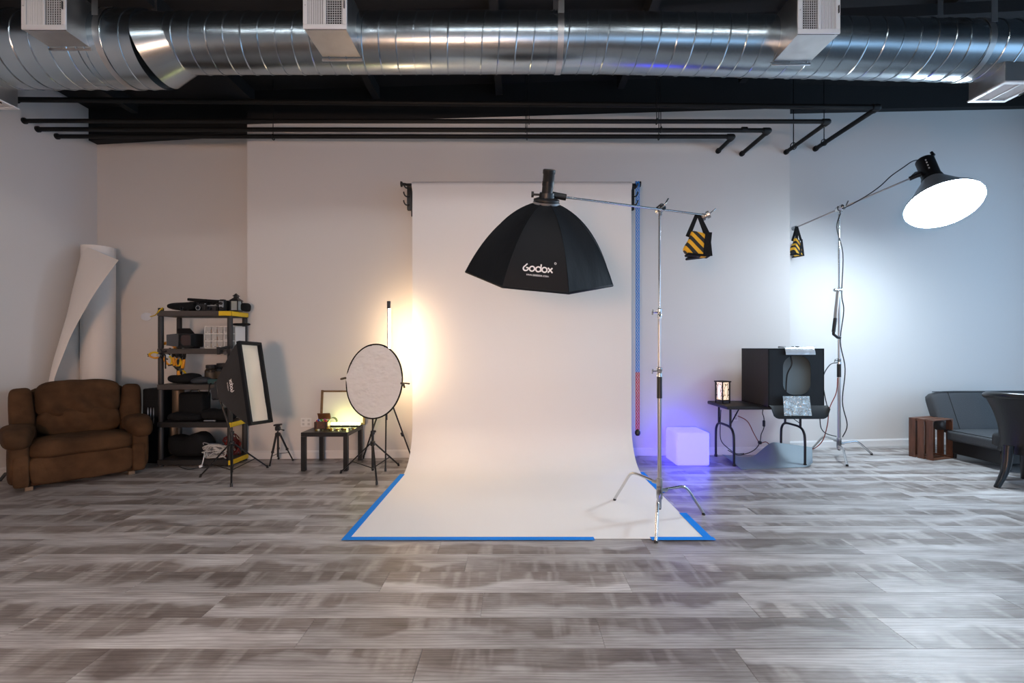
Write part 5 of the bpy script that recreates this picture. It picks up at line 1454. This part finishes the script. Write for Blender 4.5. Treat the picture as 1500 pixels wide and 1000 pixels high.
# small lantern
x, y = hx(346, 5.62), 5.62
t = thing('candle_lantern', 'small black candle lantern with pointed roof on the top shelf', 'lantern', (x, y, z0))
w = .085
for sx in (-1, 1):
    for sy in (-1, 1): MB().box((x + sx * w / 2, y + sy * w / 2, z0 + .07), (.012, .012, .12), None, .001).build('post', M_black, t)
MB().box((x, y, z0 + .008), (w + .025, w + .025, .014), None, .002).build('base_plate', M_black, t)
MB().box((x, y, z0 + .07), (w - .004, w - .004, .11)).build('pane', mat('frosted_pane', (.35, .38, .36), .25), t)
def sq(r, z): return [V((x + r * math.cos(a), y + r * math.sin(a), z)) for a in [PI / 4 + k * PI / 2 for k in range(4)]]
m = MB(); m.add(sq(.085, z0 + .13) + sq(.035, z0 + .165), [(0, 1, 5, 4), (1, 2, 6, 5), (2, 3, 7, 6), (3, 0, 4, 7), (3, 2, 1, 0), (4, 5, 6, 7)]); m.build('roof', M_black, t, smooth=False)
m = MB(); m.add(sq(.030, z0 + .165) + sq(.028, z0 + .185) + sq(.045, z0 + .188) + sq(.002, z0 + .225), [(a + 4 * k, (a + 1) % 4 + 4 * k, (a + 1) % 4 + 4 * k + 4, a + 4 * k + 4) for k in range(3) for a in range(4)]); m.build('cap', M_black, t, smooth=False)
bag('camera_strap_bag', 'dark pouch at the right end of the top shelf behind the lantern', 350, 360, .10, z0, 5.72, .16, 3, None, 'pouch', 5)
# hanging round disc on a yellow ribbon
dcx = W(214.5, 463.5, 5.56)
t = thing('hanging_disc', 'pale round disc hanging on a yellow ribbon beside the top shelf', 'disc', tuple(dcx))
MB().lathe([(.001, -.008), (.05, -.008), (.060, -.003), (.060, .003), (.05, .008), (.001, .008)], 28, Matrix.Translation(dcx) @ frame((.15, -1, 0)).to_4x4() @ Matrix.Diagonal((1, .82, 1, 1))).build('disc', mat('pale_grey_plastic', (.50, .53, .58), .4), t)
m = MB(); m.tube(smooth_path([dcx + V((.05, 0, .0)), W(228, 461, 5.53), W(233, 455, 5.47), W(238, 451, 5.48), V((HX0 + .05, 5.52, z0 + .012))], 5), .006, 6, flat=1.6); m.build('ribbon', M_yellow, t)

# --- second shelf: studio light with barn doors, drawer cabinet
z0 = levels[1]
x, y = hx(277, 5.62), 5.64
t = thing('barn_door_light', 'black studio light with open barn doors on the second shelf', 'studio light', (x, y, z0))
w, h = .20, .165
zc = z0 + .02 + h / 2
MB().box((x, y + .02, zc), (w, .16, h), None, .012, 2).build('body', M_black, t)
m = MB(); m.lathe([(.001, 0), (.07, 0), (.07, .004)], 28, Matrix.Translation((x, y - .064, zc)) @ frame((0, -1, 0)).to_4x4()); m.build('lens', mat('dark_lens', (.035, .016, .014), .12), t)
m = MB()
for c, s in (((x, y - .065, zc + h / 2 - .008), (w, .012, .016)), ((x, y - .065, zc - h / 2 + .008), (w, .012, .016)), ((x - w / 2 + .008, y - .065, zc), (.016, .012, h)), ((x + w / 2 - .008, y - .065, zc), (.016, .012, h))): m.box(c, s, None, .003)
m.build('front_frame', M_blackm, t)
def flap_(p0, p1, out, nm='barn_door'):
    a, b = V(p0), V(p1); o_ = V(out); k = (b - a) * .10
    m = MB(); m.grid(lambda u, v: a + k * v + (b - a - 2 * k * v) * u + o_ * v, 2, 2, .004); m.build(nm, M_black, t)
yf_ = y - .068
flap_((x - w / 2, yf_, zc - h / 2), (x - w / 2, yf_, zc + h / 2), (-.09, -.07, 0)); flap_((x + w / 2, yf_, zc - h / 2), (x + w / 2, yf_, zc + h / 2), (.025, -.10, 0))
flap_((x - w / 2, yf_, zc + h / 2), (x + w / 2, yf_, zc + h / 2), (0, -.05, .06)); flap_((x - w / 2, yf_, zc - h / 2), (x + w / 2, yf_, zc - h / 2), (0, -.09, -.012))
m = MB(); m.box((x, y + .03, z0 + .012), (.14, .10, .02), None, .004); m.build('base', M_black, t)
# drawer cabinet
x0, x1 = hx(299, 5.60), hx(362, 5.70); y0, y1 = 5.60, 5.80; hh = .275
M_clear = mat('clear_drawer_plastic', (.62, .62, .60), .22, alpha=.55)
M_fr = mat('white_cabinet_frame', (.70, .69, .67), .4)
x1 = HX1 - .005
t = thing('drawer_cabinet', 'white small parts cabinet with clear drawers on the second shelf', 'drawer cabinet', ((x0 + x1) / 2, (y0 + y1) / 2, z0))
m = MB()
m.box(((x0 + x1) / 2, y1 - .004, z0 + hh / 2 + .003), (x1 - x0, .008, hh))
for k in range(4): m.box(((x0 + x1) / 2, (y0 + y1) / 2, z0 + .006 + k * (hh - .010) / 3), (x1 - x0, y1 - y0, .010))
for xx in (x0 + .004, x1 - .004, x0 + (x1 - x0) * .63): m.box((xx, (y0 + y1) / 2, z0 + hh / 2 + .003), (.008, y1 - y0, hh))
m.build('cabinet_frame', M_fr, t)
ncol = 5; cols_x = [x0 + .008 + (x1 - x0 - .016) * k / ncol for k in range(ncol + 1)]
rd = random.Random(5)
for r_ in range(3):
    for c in range(ncol):
        xa, xb = cols_x[c] + .004, cols_x[c + 1] - .004; za = z0 + .012 + r_ * (hh - .01) / 3; zb_ = za + (hh - .01) / 3 - .012
        d = MB().box(((xa + xb) / 2, y0 + .008, (za + zb_) / 2), (xb - xa, .006, zb_ - za), None, .002).build('drawer', M_clear, t)
        MB().box(((xa + xb) / 2, y0 - .000, za + .012), (.022, .012, .008), None, .002).build('drawer_pull', M_fr, d)
        if rd.random() < .75:
            mm_ = [mat('part_copper', (.55, .25, .12), .3, metal=.7), mat('part_grey', (.3, .3, .3), .4), mat('part_cream', (.8, .6, .4), .5)][rd.randrange(3)]
            MB().puff(((xa + xb) / 2, y0 + .07, za + (zb_ - za) * .35), ((xb - xa) * .7, .06, (zb_ - za) * .65), 3, 4).build('contents', mm_, d)
bag('folded_cloth', 'dark folded cloth on top of the clear drawer cabinet', 338, 361, .035, z0 + hh + .006, 5.70, .14, 3, None, 'cloth', 2)

# --- yellow spring clamps on the left end of the second shelf
def spring_clamp(label, p, rot, s=1.0):
    t = thing('spring_clamp', label, 'clamp', tuple(p), 0, 'spring clamps on the shelf'); p = V(p)
    Q = lambda x, y, z: p + rot @ V((x * s, y * s, z * s))
    for sg in (-1, 1):
        m = MB(); m.tube(smooth_path([Q(0, sg * .012, 0), Q(.03, sg * .028, .0), Q(.07, sg * .022, 0), Q(.095, sg * .004, 0)], 4), [.009 * s] * 13, 8, flat=1.4); m.build('jaw', M_yellow if sg > 0 else mat('orange_plastic', (.75, .30, .01), .45), t)
        m = MB(); m.tube(smooth_path([Q(0, sg * .012, 0), Q(-.03, sg * .026, 0), Q(-.075, sg * .04, 0)], 4), [.009 * s] * 5 + [.0075 * s] * 4, 8, flat=1.5); m.build('handle', M_black, t)
        m = MB(); m.box(Q(.098, sg * .008, 0), (.016 * s, .012 * s, .022 * s), rot, .003); m.build('pad', M_black, t)
    m = MB(); m.lathe([(.012 * s, -.012 * s), (.016 * s, -.012 * s), (.016 * s, .012 * s), (.012 * s, .012 * s)], 12, Matrix.Translation(p) @ rot.to_4x4()); m.build('spring', M_steel, t)
z2 = levels[1]
spring_clamp('yellow spring clamp sticking out left of the shelf, black handles up', W(233, 520, 5.50), RZ(PI) @ RX(PI / 2 - .2), 1.25)
spring_clamp('yellow spring clamp hanging inside the left shelf post', W(245, 521, 5.52), RY(1.3) @ RX(.7), 1.2)
spring_clamp('yellow and black clamp, first of those hanging under the second shelf', W(254, 523, 5.56), RY(1.45) @ RX(-.5), 1.1)
spring_clamp('yellow and black clamp, second of those hanging under the second shelf', W(261, 524, 5.60), RY(1.6) @ RX(.3), 1.1)
spring_clamp('yellow and black clamp, rightmost of those hanging under the second shelf', W(269, 526, 5.62), RY(1.7) @ RX(-.8), 1.2)
spring_clamp('yellow clamp hanging lowest, above the dark jars', W(264, 542, 5.66), RY(1.1) @ RX(.5), 1.3)
m = MB(); cc = W(245, 511, 5.60); m.tube([cc + V((.095 * math.cos(PI * k / 14), .01 * math.sin(k), .075 * math.sin(PI * k / 14))) for k in range(15)], .016, 8, flat=1.3)
tag(m.build('headband', mat('orange_plastic', (.75, .30, .01), .45), at=tuple(cc)), 'orange curved band lying on the left end of the second shelf', 'band')
m = MB(); m.bar(W(242, 519, 5.48), W(242.5, 540, 5.48), .018, .012, .004); tag(m.build('clamp_bar', M_black, at=tuple(W(242, 530, 5.48))), 'short black bar hanging beside the left shelf post', 'bar')
t = thing('clamp_bracket', 'black clamp bracket fixed at the right front of the second shelf', 'clamp', tuple(W(327, 513, 5.42)))
MB().bar(W(320, 508, 5.44), W(320.5, 519, 5.44), .03, .04, .006).build('jaw', M_black, t)
MB().bar(W(321, 511, 5.44), W(338, 507, 5.40), .028, .028, .006).build('arm', M_black, t)
MB().cyl(W(330, 517, 5.40), W(330, 517, 5.34), .02, 14).build('knob', M_black, t)
MB().bar(W(320.5, 514, 5.44), V((W(320.5, 514, 5.44).x, 5.50, levels[1] - .03)), .028, .028, .004).build('shelf_jaw', M_black, t)
MB().bar(W(330, 517, 5.40), W(330, 509, 5.42), .014, .014, .002).build('stem', M_black, t)

# --- third shelf
z0 = levels[2]
bag('camera_bag', 'flat black camera bag on the left of the third shelf', 241, 284, .12, z0, 5.64, .26, 2.6, None, 'bag', 3)
bag('strap_pouch', 'dark blue grey pouch in the middle of the third shelf', 277, 303, .075, z0, 5.58, .14, 3, mat('blue_grey_cloth', (.020, .026, .034), .7, bump=.2, bscale=40), 'pouch', 4)
def jar(label, px, r, h, mm_, y=5.70):
    x = hx(px, y - r); t = thing('jar', label, 'jar', (x, y, z0), 0, 'jars on the third shelf')
    MB().lathe([(r * .92, .003), (r, .012), (r, h * .70), (r * .78, h * .78), (r * .76, h * .82)], 24, Matrix.Translation((x, y, z0))).build('body', mm_, t)
    MB().lathe([(r * .84, h * .82), (r * .86, h * .83), (r * .86, h * .98), (r * .80, h)], 24, Matrix.Translation((x, y, z0))).build('lid', M_black, t)
    MB().lathe([(r * 1.004, h * .25), (r * 1.004, h * .60)], 24, Matrix.Translation((x, y, z0)), cap=False).build('label_band', mat('brown_label', (.05, .035, .02), .5), t)
jar('dark brown jar with black lid on the third shelf', 304, .072, .23, mat('dark_glass', (.02, .015, .010), .15))
jar('large black jar on the right of the third shelf', 321, .095, .25, mat('black_glass', (.012, .014, .016), .2), 5.74)
m = MB(); m.box((0, 0, .030), (.12, .08, .058), None, .008); o = m.build('teal_box', mat('teal_card', (.020, .065, .070), .5), at=(0, 0, 0)); o.location = (hx(312, 5.55), 5.575, z0); tag(o, 'small dark teal box at the front of the third shelf', 'box')
bag('strap_coil', 'loose black strap heap at the right of the third shelf', 318, 338, .05, z0, 5.60, .12, 2.5, None, 'strap', 6)
cord([(hx(307, 5.49), 5.52, z0 + .01), (hx(307, 5.49), 5.49, z0 + .0), (hx(306, 5.49), 5.488, z0 - .08), (hx(305, 5.49), 5.488, z0 - .14)], 'hanging_strap', M_bfab, 'short black strap hanging over the third shelf edge', .006)
# --- fourth shelf
z0 = levels[3]
t = thing('hard_case', 'upright black hard case on the fourth shelf', 'case', (hx(284, 5.70), 5.72, z0))
MB().box((hx(284, 5.70), 5.72, z0 + .175), (.30, .18, .34), None, .03, 3).build('body', M_bfab, t)
m = MB(); m.tube(smooth_path([(hx(284, 5.7) - .05, 5.72, z0 + .342), (hx(284, 5.7) - .045, 5.72, z0 + .368), (hx(284, 5.7) + .045, 5.72, z0 + .368), (hx(284, 5.7) + .05, 5.72, z0 + .342)], 4), .008, 8); m.build('handle', M_black, t)
x = hx(256, 5.72)
tag(MB().lathe([(.06, .003), (.065, .01), (.065, .36), (.055, .37), (.001, .37)], 22, Matrix.Identity(4)).build('metal_canister', mat('dull_metal_tube', (.16, .12, .085), .45, metal=.6), at=(0, 0, 0)), 'dull metal canister at the back left of the fourth shelf', 'canister').location = (x, 5.78, z0)
bag('soft_bag', 'long flat black bag on the left front of the fourth shelf', 241, 292, .10, z0, 5.60, .18, 3, None, 'bag', 7)
bag('soft_bag', 'lumpy black bag on the right of the fourth shelf', 290, 338, .15, z0, 5.64, .24, 2.8, None, 'bag', 8, .4)
m = MB(); m.cyl((0, 0, 0), (.14, .0, .0), .012, 10); o = m.build('metal_rod', M_steel, at=(0, 0, 0)); o.location = (hx(298, 5.5), 5.515, z0 + .016); tag(o, 'small metal rod at the front of the fourth shelf', 'rod')
# --- bottom shelf
z0 = levels[4]
bag('duffel_bag', 'big black duffel bag filling the left of the bottom shelf', 241, 303, .28, z0, 5.68, .28, 3, None, 'bag', 9)
x = hx(258, 5.78); tag(MB().lathe([(.055, .003), (.06, .01), (.06, .36), (.001, .365)], 22).build('metal_canister', mat('dull_metal_tube', (.16, .12, .085), .45, metal=.6), at=(0, 0, 0)), 'dull brass canister standing behind the duffel bag', 'canister').location = (x - .06, 5.82, z0)
def tangle(name, label, mm_, c, ext, seed, n, r=.0065):
    rd = random.Random(seed); pts = []
    for k in range(n):
        a = k * 1.35 + rd.uniform(-.3, .3); q = rd.uniform(.55, 1)
        pts.append(V((c[0] + ext[0] * q * math.cos(a), c[1] + ext[1] * q * math.sin(a), c[2] + .015 + ext[2] * rd.random())))
    m = MB(); m.tube(smooth_path(pts, 6), r, 6)
    return tag(m.build(name, mm_, at=(c[0], c[1], c[2])), label, 'cable')
tangle('white_cable', 'tangled white cable heap on the bottom shelf', M_cablew, (hx(318, 5.6), 5.56, z0), (.17, .05, .16), 3, 40)
tangle('grey_cable', 'grey cable loops mixed into the white cable heap', mat('grey_cable', (.25, .25, .26), .5), (hx(314, 5.6), 5.60, z0), (.16, .06, .18), 13, 26)
tangle('red_cable', 'tangled dark red cable heap at the right of the bottom shelf', mat('dark_red_cable', (.20, .018, .014), .5), (hx(338, 5.7), 5.72, z0), (.10, .09, .26), 5, 44)
cord([(hx(300, 5.5), 5.50, z0 + .10), (hx(298, 5.47), 5.47, z0 + .02), (hx(296, 5.46), 5.455, .03), (hx(294, 5.45), 5.45, .012)], 'plug_cable', M_cablew, 'white cord end with plug dangling off the bottom shelf', .006)
m = MB(); m.box((0, 0, 0), (.03, .04, .03), None, .008); o = m.build('white_plug', M_white, at=(0, 0, 0)); o.location = (hx(294, 5.45), 5.45, .022); tag(o, 'white plug lying on the floor at the shelf foot', 'plug')
m = MB(); m.tube(smooth_path([FL(262, 684) + V((0, 0, .008)), FL(275, 688) + V((0, 0, .008)), FL(290, 686) + V((0, 0, .008)), FL(305, 685) + V((0, 0, .008))], 5), .005, 6); tag(m.build('floor_cord', M_cable, at=tuple(FL(280, 686))), 'thin black cord lying on the floor before the shelf unit', 'cord')
# black case beside the shelf
t = thing('equipment_case', 'tall black equipment case between the recliner and the shelf unit', 'case', (hx(219.5, 5.72), 5.80, 0))
x0, x1 = hx(208, 5.66), hx(236, 5.66)
x1 = min(x1, HX0 - .012)
MB().box(((x0 + x1) / 2, 5.80, .47), (x1 - x0, .28, .92), None, .02, 3).build('body', M_bfab, t)
MB().box(((x0 + x1) / 2, 5.655, .62), (x1 - x0 - .05, .02, .34), None, .008, 2).build('front_pocket', M_bfab, t)
for k in range(3): MB().box(((x0 + x1) / 2 - .03 + k * .035, 5.642, .60), (.008, .012, .20), None, .003).build('clip_rod', M_steel, t)
for sx in (x0 + .03, x1 - .03): MB().box((sx, 5.80, .006), (.03, .2, .012)).build('runner', M_black, t)

# ------------------------------------------------------------------ warm studio lamp on a stand beside the camera (it throws the shadows of the roll and the shelf)
kx, ky, kz = -1.3, -2.6, 1.45
kl = thing('studio_lamp', 'warm square softbox lamp on a stand beside the camera', 'lamp', (kx, ky, 0))
kd = V((-.16, 1, -.55)).normalized(); KR = frame(kd); kc = V((kx, ky, kz))
KP = lambda x, y, z: kc + KR @ V((x, y, z))
m = MB(); m.box(KP(0, 0, 0), (.9, .9, .006), KR); m.build('front_diffuser', emit('warm_diffuser_glow', (1.0, .58, .36), KEY_E), kl)
def kside(a, b): 
    m = MB(); c = [(-.47, -.47), (.47, -.47), (.47, .47), (-.47, .47)]
    p, q = c[a], c[b]
    m.grid(lambda u, v: KP((p[0] + (q[0] - p[0]) * u) * (1 - .75 * v), (p[1] + (q[1] - p[1]) * u) * (1 - .75 * v), .03 - .42 * v), 4, 6, .004); m.build('side_panel', M_nylon, kl)
for i in range(4): kside(i, (i + 1) % 4)
MB().cyl(KP(0, 0, -.36), KP(0, 0, -.58), .07, 18).build('lamp_head', M_black, kl)
MB().cyl((KP(0, 0, -.45).x, KP(0, 0, -.45).y, .05), KP(0, 0, -.45), .014, 12).build('column', M_blackm, kl)
for k in range(3):
    a = k * 2 * PI / 3 + .5; b0 = V((KP(0, 0, -.45).x, KP(0, 0, -.45).y, .45))
    MB().bar(b0, V((b0.x + .45 * math.cos(a), b0.y + .45 * math.sin(a), .012)), .018, .014).build('leg', M_blackm, kl)

# ------------------------------------------------------------------ linear ceiling lights above the camera (they throw the duct's shadow on the back wall)
M_cl = emit('ceiling_light_glow', (.97, .97, .97), CEIL_E)
for i, (xa, xb, w_) in enumerate(((-3.6, -1.7, 'left'), (-1.0, .9, 'middle'), (1.4, 3.4, 'right'))):
    xc = (xa + xb) / 2; zc = roof(xa) - .20
    t = thing('ceiling_light', 'long linear ceiling light above the camera, %s one of three' % w_, 'ceiling light', (xc, 1.3, zc), 0, 'linear ceiling lights')
    MB().box((xc, 1.3, zc + .05), (xb - xa, .20, .05), None, .01).build('housing', M_white, t)
    MB().box((xc, 1.3, zc + .018), (xb - xa - .04, .15, .012), None, .003).build('diffuser', M_cl, t)
    for sx in (xa + .2, xb - .2): MB().cyl((sx, 1.3, zc + .07), (sx, 1.3, roof(sx)), .006, 8).build('hanger_rod', M_black, t)
